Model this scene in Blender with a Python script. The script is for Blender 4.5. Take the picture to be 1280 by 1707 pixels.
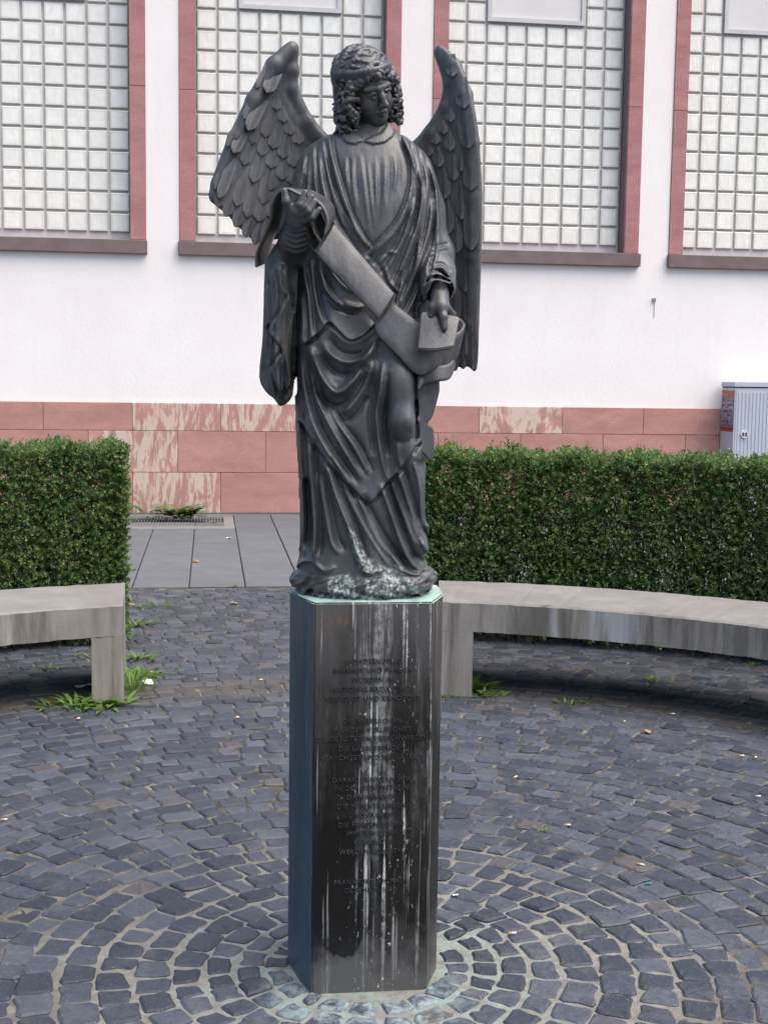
import bpy, bmesh, math, random
import numpy as np
from mathutils import Vector, Matrix
import openvdb

random.seed(7)
rng = np.random.default_rng(7)
R = math.radians
scene = bpy.context.scene
for o in list(bpy.data.objects):
    bpy.data.objects.remove(o)

# ------------------------------------------------------------------ camera
F = 2150.0; ROLL = 0.0135; HOR = 630.0; CH = 1.65      # focal length and horizon in px of the 1280x1707 photograph
PIT = math.atan((853.5 - HOR) / F)
fw = np.array([0, math.cos(PIT), -math.sin(PIT)])
dn = np.array([0, -math.sin(PIT), -math.cos(PIT)])
r0 = np.array([1.0, 0, 0])
ex = math.cos(ROLL) * r0 - math.sin(ROLL) * dn
ey = math.sin(ROLL) * r0 + math.cos(ROLL) * dn
CO = np.array([0, 0, CH])
cd = bpy.data.cameras.new('camera')
cam = bpy.data.objects.new('camera', cd)
scene.collection.objects.link(cam)
cam.matrix_world = Matrix(((ex[0], -ey[0], -fw[0], 0), (ex[1], -ey[1], -fw[1], 0), (ex[2], -ey[2], -fw[2], CH), (0, 0, 0, 1)))
cd.sensor_fit = 'VERTICAL'; cd.sensor_height = 36.0; cd.lens = 36.0 * F / 1707.0
cd.clip_start = 0.05; cd.clip_end = 3000
scene.camera = cam

# ------------------------------------------------------------------ sky, sun, exposure
SUN_EL, SUN_AZ = R(64), R(63)                 # azimuth measured from -Y (towards the viewer) to +X
world = bpy.data.worlds.new('World'); scene.world = world
world.use_nodes = True
wn = world.node_tree.nodes; wl = world.node_tree.links
sky = wn.new('ShaderNodeTexSky'); sky.sky_type = 'NISHITA'; sky.sun_disc = False
sky.sun_elevation = SUN_EL
sky.air_density = 1.0; sky.dust_density = 4.0; sky.ozone_density = 1.0
sd = Vector((math.sin(SUN_AZ) * math.cos(SUN_EL), -math.cos(SUN_AZ) * math.cos(SUN_EL), math.sin(SUN_EL)))
sky.sun_rotation = math.atan2(sd.x, sd.y)
bg = wn['Background']; bg.inputs['Strength'].default_value = 0.105
wl.new(sky.outputs[0], bg.inputs[0])
sl = bpy.data.lights.new('sun', 'SUN'); sl.energy = 1.6; sl.angle = R(70); sl.color = (1.0, 0.93, 0.84)
so = bpy.data.objects.new('sun', sl); scene.collection.objects.link(so)
so.rotation_euler = sd.to_track_quat('Z', 'Y').to_euler()
so.location = (4, -4, 9)
vs = scene.view_settings
vs.view_transform = 'Standard'; vs.look = 'None'; vs.gamma = 1.0; vs.use_curve_mapping = False
vs.exposure = 1.30
scene.cycles.use_denoising = True
scene.cycles.max_bounces = 6

# ------------------------------------------------------------------ projection helpers (numpy)
def ray(u, v):
    return fw + (u - 640) / F * ex + (v - 853.5) / F * ey
def P(u, v, Y):                                # point seen at pixel (u, v) on the vertical plane y = Y
    d = ray(u, v); return CO + d * (Y / d[1])
def G(u, v, z=0.0):                            # point seen at pixel (u, v) at height z
    d = ray(u, v); return CO + d * ((z - CH) / d[2])
def proj(x, y, z):
    z = z - CH
    w = x * fw[0] + y * fw[1] + z * fw[2]
    return 640 + F * (x * ex[0] + y * ex[1] + z * ex[2]) / w, 853.5 + F * (x * ey[0] + y * ey[1] + z * ey[2]) / w
WM = 0.136                                     # slope of the church wall in plan
WA = math.atan(WM)
b_ = G(300, 857); WD = b_[1] - WM * b_[0]
tw = np.array([math.cos(WA), math.sin(WA), 0]); nw = np.array([-math.sin(WA), math.cos(WA), 0])
WO = np.array([0, WD, 0])
def W(u, v, off=0.0):                          # wall coordinates (along, height) at pixel
    d = ray(u, v); q = CO + d * (((WO - CO) @ nw + off) / (d @ nw)); return float((q - WO) @ tw), float(q[2])

# ------------------------------------------------------------------ object helpers
COL = scene.collection
def link(o, parent=None):
    COL.objects.link(o)
    if parent: o.parent = parent
    return o
def tag(o, label=None, cat=None, group=None, kind=None):
    for k, v in (('label', label), ('category', cat), ('group', group), ('kind', kind)):
        if v: o[k] = v
    return o
def empty(name, loc=(0, 0, 0), rz=0.0):
    o = bpy.data.objects.new(name, None); o.location = loc; o.rotation_euler = (0, 0, rz); o.empty_display_size = 0.1
    return link(o)
def mesh(name, verts, faces, mat=None, parent=None, smooth=False, loc=None):
    me = bpy.data.meshes.new(name)
    me.from_pydata([tuple(map(float, v)) for v in verts], [], [tuple(map(int, f)) for f in faces])
    if mat: me.materials.append(mat)
    if smooth: me.polygons.foreach_set('use_smooth', [True] * len(me.polygons))
    me.update()
    o = bpy.data.objects.new(name, me)
    if loc is not None: o.location = loc
    return link(o, parent)
def bigmesh(name, verts, quads, mat, parent=None, smooth=False):   # fast numpy route
    verts = np.asarray(verts, np.float32); quads = np.asarray(quads, np.int32)
    me = bpy.data.meshes.new(name)
    n = quads.shape[1]
    me.vertices.add(len(verts)); me.vertices.foreach_set('co', verts.ravel())
    me.loops.add(quads.size); me.loops.foreach_set('vertex_index', quads.ravel())
    me.polygons.add(len(quads))
    me.polygons.foreach_set('loop_start', np.arange(0, quads.size, n, dtype=np.int32))
    if smooth: me.polygons.foreach_set('use_smooth', np.ones(len(quads), bool))
    me.materials.append(mat)
    me.update(calc_edges=True); me.validate()
    o = bpy.data.objects.new(name, me)
    return link(o, parent)
def attr(o, name, vals, dom='POINT'):
    a = o.data.attributes.new(name, 'FLOAT', dom); a.data.foreach_set('value', np.asarray(vals, np.float32))
def boxdata(x0, x1, y0, y1, z0, z1, bev=0.0):
    bm = bmesh.new()
    bmesh.ops.create_cube(bm, size=1)
    for v in bm.verts:
        v.co = ((x0 + x1) / 2 + v.co.x * (x1 - x0), (y0 + y1) / 2 + v.co.y * (y1 - y0), (z0 + z1) / 2 + v.co.z * (z1 - z0))
    if bev: bmesh.ops.bevel(bm, geom=bm.edges[:], offset=bev, segments=1, affect='EDGES', clamp_overlap=True)
    return bm
def box(name, b, mat, parent=None, bev=0.0):
    bm = boxdata(*b, bev=bev); return frombm(name, bm, mat, parent)
def frombm(name, bm, mat, parent=None, smooth=False):
    me = bpy.data.meshes.new(name); bm.to_mesh(me); bm.free()
    if mat: me.materials.append(mat)
    if smooth: me.polygons.foreach_set('use_smooth', [True] * len(me.polygons))
    o = bpy.data.objects.new(name, me); return link(o, parent)
def addbox(bm, x0, x1, y0, y1, z0, z1):
    vs_ = [bm.verts.new(p) for p in ((x0, y0, z0), (x1, y0, z0), (x1, y1, z0), (x0, y1, z0), (x0, y0, z1), (x1, y0, z1), (x1, y1, z1), (x0, y1, z1))]
    for f in ((0, 3, 2, 1), (4, 5, 6, 7), (0, 1, 5, 4), (1, 2, 6, 5), (2, 3, 7, 6), (3, 0, 4, 7)):
        bm.faces.new([vs_[i] for i in f])

# ------------------------------------------------------------------ materials
class NT:
    def __init__(s, name, rough=0.8, spec=0.5, metallic=0.0):
        s.m = bpy.data.materials.new(name); s.m.use_nodes = True
        s.t = s.m.node_tree; s.n = s.t.nodes; s.l = s.t.links
        s.b = s.n['Principled BSDF']
        s.b.inputs['Roughness'].default_value = rough
        s.b.inputs['Specular IOR Level'].default_value = spec
        s.b.inputs['Metallic'].default_value = metallic
        s.co = s.n.new('ShaderNodeTexCoord')
    def mapv(s, src, scale=(1, 1, 1), rot=(0, 0, 0), loc=(0, 0, 0)):
        m = s.n.new('ShaderNodeMapping'); m.inputs['Scale'].default_value = scale; m.inputs['Rotation'].default_value = rot; m.inputs['Location'].default_value = loc
        s.l.new(src, m.inputs[0]); return m.outputs[0]
    def noise(s, vec, scale, detail=4, rough=0.55, dist=0.0):
        t = s.n.new('ShaderNodeTexNoise'); t.inputs['Scale'].default_value = scale; t.inputs['Detail'].default_value = detail
        t.inputs['Roughness'].default_value = rough; t.inputs['Distortion'].default_value = dist
        s.l.new(vec, t.inputs['Vector']); return t.outputs[0]
    def voro(s, vec, scale, out='Distance', feat='F1'):
        t = s.n.new('ShaderNodeTexVoronoi'); t.feature = feat; t.inputs['Scale'].default_value = scale
        s.l.new(vec, t.inputs['Vector']); return t.outputs[out]
    def ramp(s, fac, stops, interp='LINEAR'):
        r = s.n.new('ShaderNodeValToRGB'); e = r.color_ramp; e.interpolation = interp
        while len(e.elements) < len(stops): e.elements.new(0.5)
        for el, (p, c) in zip(e.elements, stops):
            el.position = p; el.color = (c, c, c, 1) if isinstance(c, (int, float)) else (*c, 1)
        s.l.new(fac, r.inputs[0]); return r.outputs[0]
    def mix(s, fac, a, b, mode='MIX'):
        m = s.n.new('ShaderNodeMix'); m.data_type = 'RGBA'; m.blend_type = mode
        for sock, v in ((m.inputs[0], fac), (m.inputs[6], a), (m.inputs[7], b)):
            if isinstance(v, (int, float)): sock.default_value = v if sock == m.inputs[0] else (v, v, v, 1)
            elif isinstance(v, tuple): sock.default_value = (*v, 1)
            else: s.l.new(v, sock)
        return m.outputs[2]
    def math(s, op, a, b=0.0, c=None):
        m = s.n.new('ShaderNodeMath'); m.operation = op
        for i, v in enumerate((a, b) if c is None else (a, b, c)):
            if isinstance(v, (int, float)): m.inputs[i].default_value = v
            else: s.l.new(v, m.inputs[i])
        return m.outputs[0]
    def attr(s, name):
        a = s.n.new('ShaderNodeAttribute'); a.attribute_name = name; return a.outputs['Fac']
    def xyz(s, vec):
        q = s.n.new('ShaderNodeSeparateXYZ'); s.l.new(vec, q.inputs[0]); return q.outputs
    def rand(s):
        return s.n.new('ShaderNodeObjectInfo').outputs['Random']
    def bump(s, h, strength=0.3, dist=0.01, prev=None):
        b = s.n.new('ShaderNodeBump'); b.inputs['Strength'].default_value = strength; b.inputs['Distance'].default_value = dist
        s.l.new(h, b.inputs['Height'])
        if prev is not None: s.l.new(prev, b.inputs['Normal'])
        s.l.new(b.outputs[0], s.b.inputs['Normal']); return b.outputs[0]
    def col(s, c):
        if isinstance(c, tuple): s.b.inputs['Base Color'].default_value = (*c, 1)
        else: s.l.new(c, s.b.inputs['Base Color'])
    def rough(s, r): s.l.new(r, s.b.inputs['Roughness'])
    def shift(s, vec, k=37.0):                    # offset a coordinate per object so copies differ
        c = s.n.new('ShaderNodeVectorMath'); c.operation = 'ADD'
        m = s.math('MULTIPLY', s.rand(), k); s.l.new(vec, c.inputs[0]); s.l.new(m, c.inputs[1]); return c.outputs[0]

def mat_plaster():
    m = NT('white_plaster', 0.9, 0.2); o = m.co.outputs['Object']
    n = m.noise(o, 1.3, 5, 0.6); f = m.noise(o, 60, 3)
    c = m.ramp(n, [(0.3, (0.83, 0.785, 0.765)), (0.7, (0.88, 0.84, 0.815))])
    spots = m.ramp(m.noise(o, 7, 3, 0.5), [(0.74, 1.0), (0.78, 0.9)])
    stn = m.ramp(m.noise(m.mapv(o, (1, 1, 0.12)), 3.2, 5, 0.7), [(0.55, 0.0), (0.78, 0.22)])
    c = m.mix(stn, c, (0.62, 0.60, 0.58))
    m.col(m.mix(1.0, c, spots, 'MULTIPLY'))
    m.bump(m.mix(0.5, m.noise(o, 18, 4), f), 0.22, 0.015); return m.m
def mat_sandstone(name, base, veins=False, dark=0.0):
    m = NT(name, 0.88, 0.25); o = m.shift(m.co.outputs['Object'])
    n = m.noise(m.mapv(o, (1, 1, 2.5)), 2.2, 6, 0.6, 0.4)
    lo = tuple(x * 0.8 for x in base); hi = tuple(min(1, x * 1.12) for x in base)
    c = m.ramp(n, [(0.3, lo), (0.7, hi)])
    g = m.noise(o, 45, 3)
    c = m.mix(m.ramp(g, [(0.35, 0.35), (0.55, 0.0)]), c, tuple(x * 0.72 for x in base))
    fine = m.ramp(m.noise(m.mapv(o, (3, 3, 26), (0, 0.75, 0)), 3.0, 4, 0.6, 1.0), [(0.60, 0.0), (0.68, 0.28)])
    c = m.mix(fine, c, (0.60, 0.44, 0.40))
    if veins:
        d = m.mapv(o, (1.0, 1, 0.45), (0, 0.5, 0))
        w = m.noise(d, 2.6, 4, 0.55, 3.0)
        fib = m.noise(m.mapv(o, (7, 3, 1.2), (0, 0.45, 0)), 2.5, 5, 0.65, 1.6)
        v = m.ramp(m.mix(0.45, w, fib), [(0.47, 0.0), (0.53, 1.0)])
        c = m.mix(m.math('MULTIPLY', v, 0.93), c, (0.60, 0.48, 0.41))
    grime = m.ramp(m.noise(m.co.outputs['Object'], 3.1, 6, 0.7), [(0.60, 0.0), (0.82, 0.35)])
    c = m.mix(grime, c, (0.13, 0.10, 0.09))
    m.col(c); m.bump(m.mix(0.5, n, g), 0.3, 0.008); return m.m
def mat_flat(name, c, rough=0.6, var=0.12, scale=12, spec=0.4, metallic=0.0, bump=0.15):
    m = NT(name, rough, spec, metallic); o = m.co.outputs['Object']
    n = m.noise(o, scale, 5, 0.6)
    m.col(m.ramp(n, [(0.25, tuple(x * (1 - var) for x in c)), (0.75, tuple(min(1, x * (1 + var)) for x in c))]))
    if bump: m.bump(m.noise(o, scale * 6, 3), bump, 0.004)
    return m.m
def mat_glassblock():
    m = NT('glass_block', 0.16, 0.55); o = m.co.outputs['Object']; r = m.rand()
    n = m.noise(m.shift(o, 50), 9, 3, 0.5, 0.8)
    c = m.ramp(n, [(0.3, (0.80, 0.785, 0.72)), (0.7, (0.92, 0.91, 0.85))])
    c = m.mix(m.ramp(r, [(0.0, 0.0), (1.0, 0.45)]), c, (0.74, 0.74, 0.70))
    q = m.xyz(o); ed = m.math('DIVIDE', m.math('MAXIMUM', m.math('ABSOLUTE', q[0]), m.math('ABSOLUTE', q[2])), 0.107)
    ed = m.math('ADD', ed, m.math('MULTIPLY', m.math('ADD', m.noise(m.shift(o, 50), 14, 3), -0.5), 0.16))
    c = m.mix(m.ramp(ed, [(0.66, 0.0), (0.80, 0.30), (0.92, 0.55)]), c, (0.50, 0.50, 0.44))      # thick glass rim of each block
    m.col(c)
    m.bump(m.noise(m.mapv(m.shift(o, 50), (1, 1, 0.25)), 22, 3), 0.45, 0.012)
    m.b.inputs['Coat Weight'].default_value = 0.4; m.b.inputs['Coat Roughness'].default_value = 0.08
    return m.m
def mat_cobble():
    m = NT('basalt_cobble', 0.62, 0.35); o = m.co.outputs['Object']; t = m.attr('tone')
    c = m.ramp(t, [(0.0, (0.024, 0.030, 0.044)), (0.45, (0.041, 0.049, 0.068)), (0.8, (0.066, 0.075, 0.096)), (0.9, (0.066, 0.060, 0.066)), (1.0, (0.088, 0.086, 0.086))])
    n = m.noise(o, 38, 6, 0.65)
    c = m.mix(1.0, c, m.ramp(n, [(0.25, 0.72), (0.75, 1.2)]), 'MULTIPLY')
    sp = m.ramp(m.noise(o, 210, 2), [(0.62, 0.0), (0.72, 0.35)])
    c = m.mix(sp, c, (0.32, 0.31, 0.30))
    dust = m.ramp(m.noise(o, 5.5, 6, 0.7), [(0.52, 0.0), (0.78, 0.30)])
    c = m.mix(dust, c, (0.20, 0.19, 0.175))
    # earth trodden over the setts along the bench line
    qe = m.xyz(o); ax_ = m.math('ADD', qe[0], 0.06); ay_ = m.math('ADD', qe[1], -3.5)
    re_ = m.math('SQRT', m.math('ADD', m.math('MULTIPLY', ax_, ax_), m.math('MULTIPLY', ay_, ay_)))
    re_ = m.math('ADD', re_, m.math('MULTIPLY', m.math('ADD', m.noise(o, 3.0, 5, 0.7), -0.5), 0.5))
    er = m.ramp(m.math('ABSOLUTE', m.math('ADD', re_, -3.30)), [(0.06, 0.85), (0.26, 0.0)])
    er = m.math('MULTIPLY', er, m.ramp(m.noise(o, 9, 5, 0.7), [(0.38, 0.15), (0.58, 1.0)]))
    c = m.mix(er, c, (0.075, 0.064, 0.050))
    # verdigris wash round the foot of the pedestal
    q = m.xyz(o); dx = m.math('ADD', q[0], 0.03); dy = m.math('ADD', q[1], -3.28)
    rr = m.math('SQRT', m.math('ADD', m.math('MULTIPLY', dx, dx), m.math('MULTIPLY', dy, dy)))
    near = m.ramp(rr, [(0.14, 0.8), (0.33, 0.0)])
    vg = m.math('MULTIPLY', near, m.ramp(m.noise(o, 16, 5, 0.7), [(0.42, 0.0), (0.62, 1.0)]))
    c = m.mix(vg, c, (0.27, 0.36, 0.37))
    m.col(c); m.bump(m.mix(0.5, n, m.noise(o, 120, 4)), 0.45, 0.006)
    m.rough(m.ramp(n, [(0.3, 0.5), (0.7, 0.75)])); return m.m
def mat_bed():
    m = NT('joint_sand', 0.95, 0.2); o = m.co.outputs['Object']
    q = m.xyz(o); dx = m.math('ADD', q[0], 0.03); dy = m.math('ADD', q[1], -3.5)
    rr = m.math('SQRT', m.math('ADD', m.math('MULTIPLY', dx, dx), m.math('MULTIPLY', dy, dy)))
    rr = m.math('ADD', rr, m.math('MULTIPLY', m.math('ADD', m.noise(o, 2.0, 4, 0.6), -0.5), 1.1))
    k = m.ramp(m.math('DIVIDE', rr, 3.0), [(0.24, 0.0), (0.42, 1.0)])
    sand = m.ramp(m.noise(o, 30, 5, 0.65), [(0.3, (0.13, 0.124, 0.112)), (0.7, (0.23, 0.22, 0.197))])
    soil = m.ramp(m.noise(o, 9, 5, 0.7), [(0.35, (0.040, 0.037, 0.033)), (0.52, (0.08, 0.074, 0.064)), (0.66, (0.19, 0.175, 0.15))])
    moss = m.ramp(m.noise(o, 3.4, 5, 0.7), [(0.60, 0.0), (0.68, 0.75)])
    soil = m.mix(moss, soil, (0.055, 0.075, 0.022))
    c = m.mix(k, sand, soil)
    d2 = m.ramp(m.math('DIVIDE', m.math('SQRT', m.math('ADD', m.math('MULTIPLY', dx, dx), m.math('MULTIPLY', dy, dy))), 1.0), [(0.30, 1.0), (0.62, 0.0)])
    vg = m.math('MULTIPLY', d2, m.ramp(m.noise(o, 11, 4, 0.7), [(0.40, 0.05), (0.60, 0.8)]))
    c = m.mix(vg, c, (0.22, 0.29, 0.27))
    m.col(c); m.bump(m.noise(o, 90, 4), 0.6, 0.006); return m.m
def mat_slab():
    m = NT('concrete_slab', 0.9, 0.3); o = m.shift(m.co.outputs['Object'])
    n = m.noise(o, 4, 6, 0.65); s = m.noise(m.mapv(o, (1, 14, 1)), 5, 3)
    c = m.ramp(n, [(0.3, (0.098, 0.105, 0.116)), (0.7, (0.130, 0.138, 0.150))])
    c = m.mix(m.ramp(m.rand(), [(0, 0.0), (1, 0.25)]), c, (0.092, 0.098, 0.108))
    c = m.mix(m.ramp(s, [(0.62, 0.0), (0.72, 0.3)]), c, (0.075, 0.078, 0.082))
    m.col(m.mix(m.ramp(m.noise(o, 120, 2), [(0.6, 0), (0.75, 0.3)]), c, (0.085, 0.085, 0.088)))
    m.bump(m.noise(o, 70, 4), 0.3, 0.004); return m.m
def mat_concrete():
    m = NT('weathered_concrete', 0.9, 0.25); o = m.co.outputs['Object']
    n = m.noise(o, 2.5, 6, 0.65)
    c = m.ramp(n, [(0.3, (0.19, 0.178, 0.158)), (0.7, (0.275, 0.26, 0.235))])
    st = m.noise(m.mapv(o, (1, 1, 0.10)), 7.5, 5, 0.65, 0.3)
    geo = m.n.new('ShaderNodeNewGeometry'); nz = m.xyz(geo.outputs['True Normal'])[2]
    side = m.ramp(nz, [(0.3, 1.0), (0.6, 0.0)])
    streak = m.math('MULTIPLY', side, m.ramp(st, [(0.46, 0.0), (0.60, 0.72)]))
    c = m.mix(streak, c, (0.085, 0.08, 0.07))
    pale = m.math('MULTIPLY', side, m.ramp(m.noise(m.mapv(o, (1, 1, 0.08), (0, 0, 0), (3, 7, 1)), 6.0, 4, 0.6), [(0.56, 0.0), (0.66, 0.65)]))
    c = m.mix(pale, c, (0.40, 0.41, 0.42))
    chip = m.ramp(m.noise(o, 24, 6, 0.75), [(0.61, 0.0), (0.66, 0.5)])
    c = m.mix(chip, c, (0.16, 0.15, 0.14))
    top = m.math('MULTIPLY', m.ramp(nz, [(0.6, 0.0), (0.9, 1.0)]), m.ramp(m.noise(o, 5, 5), [(0.35, 0.75), (0.7, 0.35)]))
    c = m.mix(top, c, (0.165, 0.158, 0.158))
    m.col(c); m.bump(m.mix(0.5, n, m.noise(o, 60, 4)), 0.4, 0.006); return m.m
def mat_bronze():
    m = NT('dark_bronze', 0.5, 0.55, 0.1); o = m.co.outputs['Object']
    n = m.noise(o, 8, 6, 0.65); f = m.noise(o, 70, 4)
    c = m.ramp(n, [(0.25, (0.030, 0.032, 0.037)), (0.55, (0.064, 0.068, 0.075)), (0.8, (0.100, 0.104, 0.112))])
    st = m.ramp(m.noise(m.mapv(o, (1, 1, 0.13)), 26, 5, 0.65), [(0.48, 0.0), (0.72, 0.6)])
    c = m.mix(st, c, (0.130, 0.132, 0.138))
    dk = m.ramp(m.noise(m.mapv(o, (1, 1, 0.3), (0, 0, 0), (5, 2, 1)), 13, 6, 0.7), [(0.52, 0.0), (0.70, 0.75)])
    c = m.mix(dk, c, (0.024, 0.024, 0.026))
    br = m.ramp(m.noise(o, 4.2, 5, 0.7), [(0.54, 0.0), (0.72, 0.5)])
    c = m.mix(br, c, (0.075, 0.062, 0.050))
    pt = m.n.new('ShaderNodeNewGeometry').outputs['Pointiness']
    worn = m.math('MULTIPLY', m.ramp(pt, [(0.515, 0.0), (0.60, 0.7)]), m.ramp(m.noise(o, 12, 4, 0.6), [(0.35, 0.2), (0.6, 1.0)]))
    c = m.mix(worn, c, (0.165, 0.155, 0.142))
    fleck = m.ramp(m.noise(o, 160, 3, 0.6), [(0.66, 0.0), (0.74, 0.5)])
    c = m.mix(fleck, c, (0.26, 0.26, 0.26))
    a = m.attr('patina')
    sp = m.voro(o, 150)
    pit = m.ramp(m.mix(0.5, sp, m.noise(o, 110, 4, 0.7)), [(0.36, 0.0), (0.46, 1.0)])
    vg = m.math('MULTIPLY', a, m.ramp(m.noise(o, 60, 5, 0.7), [(0.42, 0.0), (0.56, 1.0)]))
    gc = m.ramp(m.noise(o, 120, 3), [(0.35, (0.12, 0.17, 0.16)), (0.6, (0.42, 0.47, 0.46))])
    c = m.mix(vg, c, gc)
    m.col(c)
    m.rough(m.math('ADD', m.ramp(n, [(0.3, 0.36), (0.7, 0.52)]), m.math('MULTIPLY', a, 0.3)))
    tool = m.noise(m.mapv(o, (1, 1, 0.10)), 75, 4, 0.6)
    h = m.mix(m.math('MULTIPLY', a, 0.85), m.mix(0.55, m.mix(0.4, f, n), tool), pit)
    m.bump(h, 0.45, 0.004); return m.m
def mat_pedestal(zt):
    m = NT('pedestal_bronze', 0.45, 0.22, 0.0); o = m.co.outputs['Object']; q = m.xyz(o)
    hz = m.math('DIVIDE', q[2], zt)
    n = m.noise(o, 7, 6, 0.65)
    c = m.ramp(n, [(0.3, (0.006, 0.006, 0.006)), (0.7, (0.020, 0.0185, 0.018))])
    geo = m.n.new('ShaderNodeNewGeometry'); nn = m.xyz(geo.outputs['True Normal'])
    # grey bloom at the top and the bottom
    edge = m.math('ADD', hz, m.math('MULTIPLY', m.math('ADD', m.noise(m.mapv(o, (1, 1, 0.25)), 9, 5, 0.7), -0.5), 0.7))
    tops = m.ramp(edge, [(0.66, 0.0), (1.05, 0.62)])
    c = m.mix(tops, c, (0.115, 0.112, 0.112))
    e2 = m.math('ADD', hz, m.math('MULTIPLY', m.math('ADD', m.noise(o, 8, 5, 0.65), -0.5), 0.34))
    bots = m.ramp(e2, [(0.05, 0.8), (0.17, 0.0)])
    c = m.mix(bots, c, (0.105, 0.105, 0.105))
    # black wet stain with a ragged lower edge, lower left
    sx = m.math('ADD', q[0], 0.075)
    sz = m.math('ADD', hz, -0.27)
    rr = m.math('SQRT', m.math('ADD', m.math('MULTIPLY', m.math('MULTIPLY', sx, sx), 60.0), m.math('MULTIPLY', m.math('MULTIPLY', sz, sz), 22.0)))
    rr = m.math('ADD', rr, m.math('MULTIPLY', m.math('ADD', m.noise(o, 10, 5, 0.7), -0.5), 0.8))
    wet = m.ramp(rr, [(0.80, 1.0), (0.84, 0.0)])
    c = m.mix(m.math('MULTIPLY', wet, 0.9), c, (0.008, 0.008, 0.008))
    # pale drip streaks
    fx = m.mapv(o, (1, 1, 0.015))
    d1 = m.ramp(m.noise(fx, 60, 3, 0.75), [(0.585, 0.0), (0.64, 1.0)])
    d1 = m.math('MULTIPLY', d1, m.ramp(m.noise(m.mapv(o, (1, 1, 0.5)), 11, 5, 0.8), [(0.42, 0.0), (0.54, 1.0)]))
    cx = m.math('ABSOLUTE', m.math('ADD', q[0], -0.035))
    d1 = m.math('MULTIPLY', d1, m.ramp(cx, [(0.03, 1.0), (0.17, 0.55)]))
    d1 = m.math('MULTIPLY', d1, m.ramp(hz, [(0.05, 0.25), (0.5, 1.0)]))
    c = m.mix(d1, c, (0.62, 0.64, 0.63))
    wide = m.ramp(m.noise(m.mapv(o, (1, 1, 0.06)), 20, 5, 0.75), [(0.50, 0.0), (0.66, 0.7)])
    wide = m.math('MULTIPLY', wide, m.ramp(cx, [(0.02, 1.0), (0.10, 0.15)]))
    wide = m.math('MULTIPLY', wide, m.ramp(hz, [(0.30, 0.1), (0.62, 1.0)]))
    c = m.mix(m.math('MULTIPLY', wide, m.ramp(m.noise(o, 40, 5, 0.75), [(0.40, 0.25), (0.58, 1.0)])), c, (0.46, 0.48, 0.48))
    spk = m.math('MULTIPLY', m.ramp(m.noise(m.mapv(o, (1, 1, 0.45)), 130, 2, 0.6), [(0.68, 0.0), (0.73, 0.8)]), m.ramp(cx, [(0.03, 1.0), (0.13, 0.0)]))
    c = m.mix(spk, c, (0.6, 0.62, 0.60))
    rust = m.math('MULTIPLY', m.ramp(m.noise(o, 13, 5, 0.7), [(0.58, 0.0), (0.68, 0.55)]), m.ramp(m.math('ABSOLUTE', m.math('ADD', hz, -0.48)), [(0.36, 0.0), (0.44, 1.0)]))
    c = m.mix(rust, c, (0.17, 0.09, 0.04))
    # left faces: blue sky reflection painted into the base colour, streaked
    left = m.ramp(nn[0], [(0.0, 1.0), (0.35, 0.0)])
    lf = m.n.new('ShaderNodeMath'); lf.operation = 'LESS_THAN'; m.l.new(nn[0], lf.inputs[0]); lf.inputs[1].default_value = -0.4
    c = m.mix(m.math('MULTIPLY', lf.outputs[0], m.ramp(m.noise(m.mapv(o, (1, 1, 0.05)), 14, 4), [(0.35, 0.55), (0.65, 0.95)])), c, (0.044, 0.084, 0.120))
    # top: verdigris
    topm = m.n.new('ShaderNodeMath'); topm.operation = 'GREATER_THAN'; m.l.new(nn[2], topm.inputs[0]); topm.inputs[1].default_value = 0.3
    c = m.mix(m.math('MULTIPLY', topm.outputs[0], m.ramp(m.noise(o, 14, 4), [(0.35, 0.55), (0.6, 1.0)])), c, (0.36, 0.52, 0.47))
    m.col(c)
    m.rough(m.math('SUBTRACT', m.ramp(n, [(0.3, 0.36), (0.7, 0.55)]), m.math('MULTIPLY', wet, 0.12)))
    m.bump(m.mix(0.5, n, m.noise(o, 80, 4)), 0.2, 0.004); return m.m
def mat_leaf(name, stops, spec=0.4, rough=0.5):
    m = NT(name, rough, spec); t = m.attr('tone')
    m.col(m.ramp(t, stops))
    m.b.inputs['Subsurface Weight'].default_value = 0.0
    tr = m.n.new('ShaderNodeBsdfTranslucent'); mx = m.n.new('ShaderNodeMixShader'); mx.inputs[0].default_value = 0.38
    m.l.new(m.ramp(t, stops), tr.inputs[0])
    m.l.new(m.b.outputs[0], mx.inputs[1]); m.l.new(tr.outputs[0], mx.inputs[2])
    m.l.new(mx.outputs[0], m.n['Material Output'].inputs[0]); return m.m
def mat_poster():
    m = NT('printed_paper', 0.5, 0.4); g = m.co.outputs['Generated']; q = m.xyz(g)
    n = m.noise(m.mapv(g, (1, 1.5, 5)), 3.2, 4, 0.7, 1.0)
    mid = m.ramp(n, [(0.32, (0.03, 0.03, 0.05)), (0.45, (0.16, 0.14, 0.20)), (0.52, (0.42, 0.40, 0.50)), (0.60, (0.30, 0.08, 0.06)), (0.7, (0.55, 0.53, 0.55))], 'CONSTANT')
    z = m.ramp(q[2], [(0.0, (0.45, 0.02, 0.03)), (0.07, (0.03, 0.03, 0.03)), (0.085, (0.03, 0.03, 0.03)), (0.26, (0.5, 0.5, 0.5)), (0.30, (0, 0, 0)), (0.80, (0.40, 0.10, 0.06)), (0.9, (0.46, 0.09, 0.05))], 'CONSTANT')
    use = m.ramp(q[2], [(0.0, 0.0), (0.09, 0.75), (0.30, 1.0), (0.80, 0.35), (0.92, 0.0)], 'CONSTANT')
    m.col(m.mix(use, z, mid)); return m.m

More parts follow.
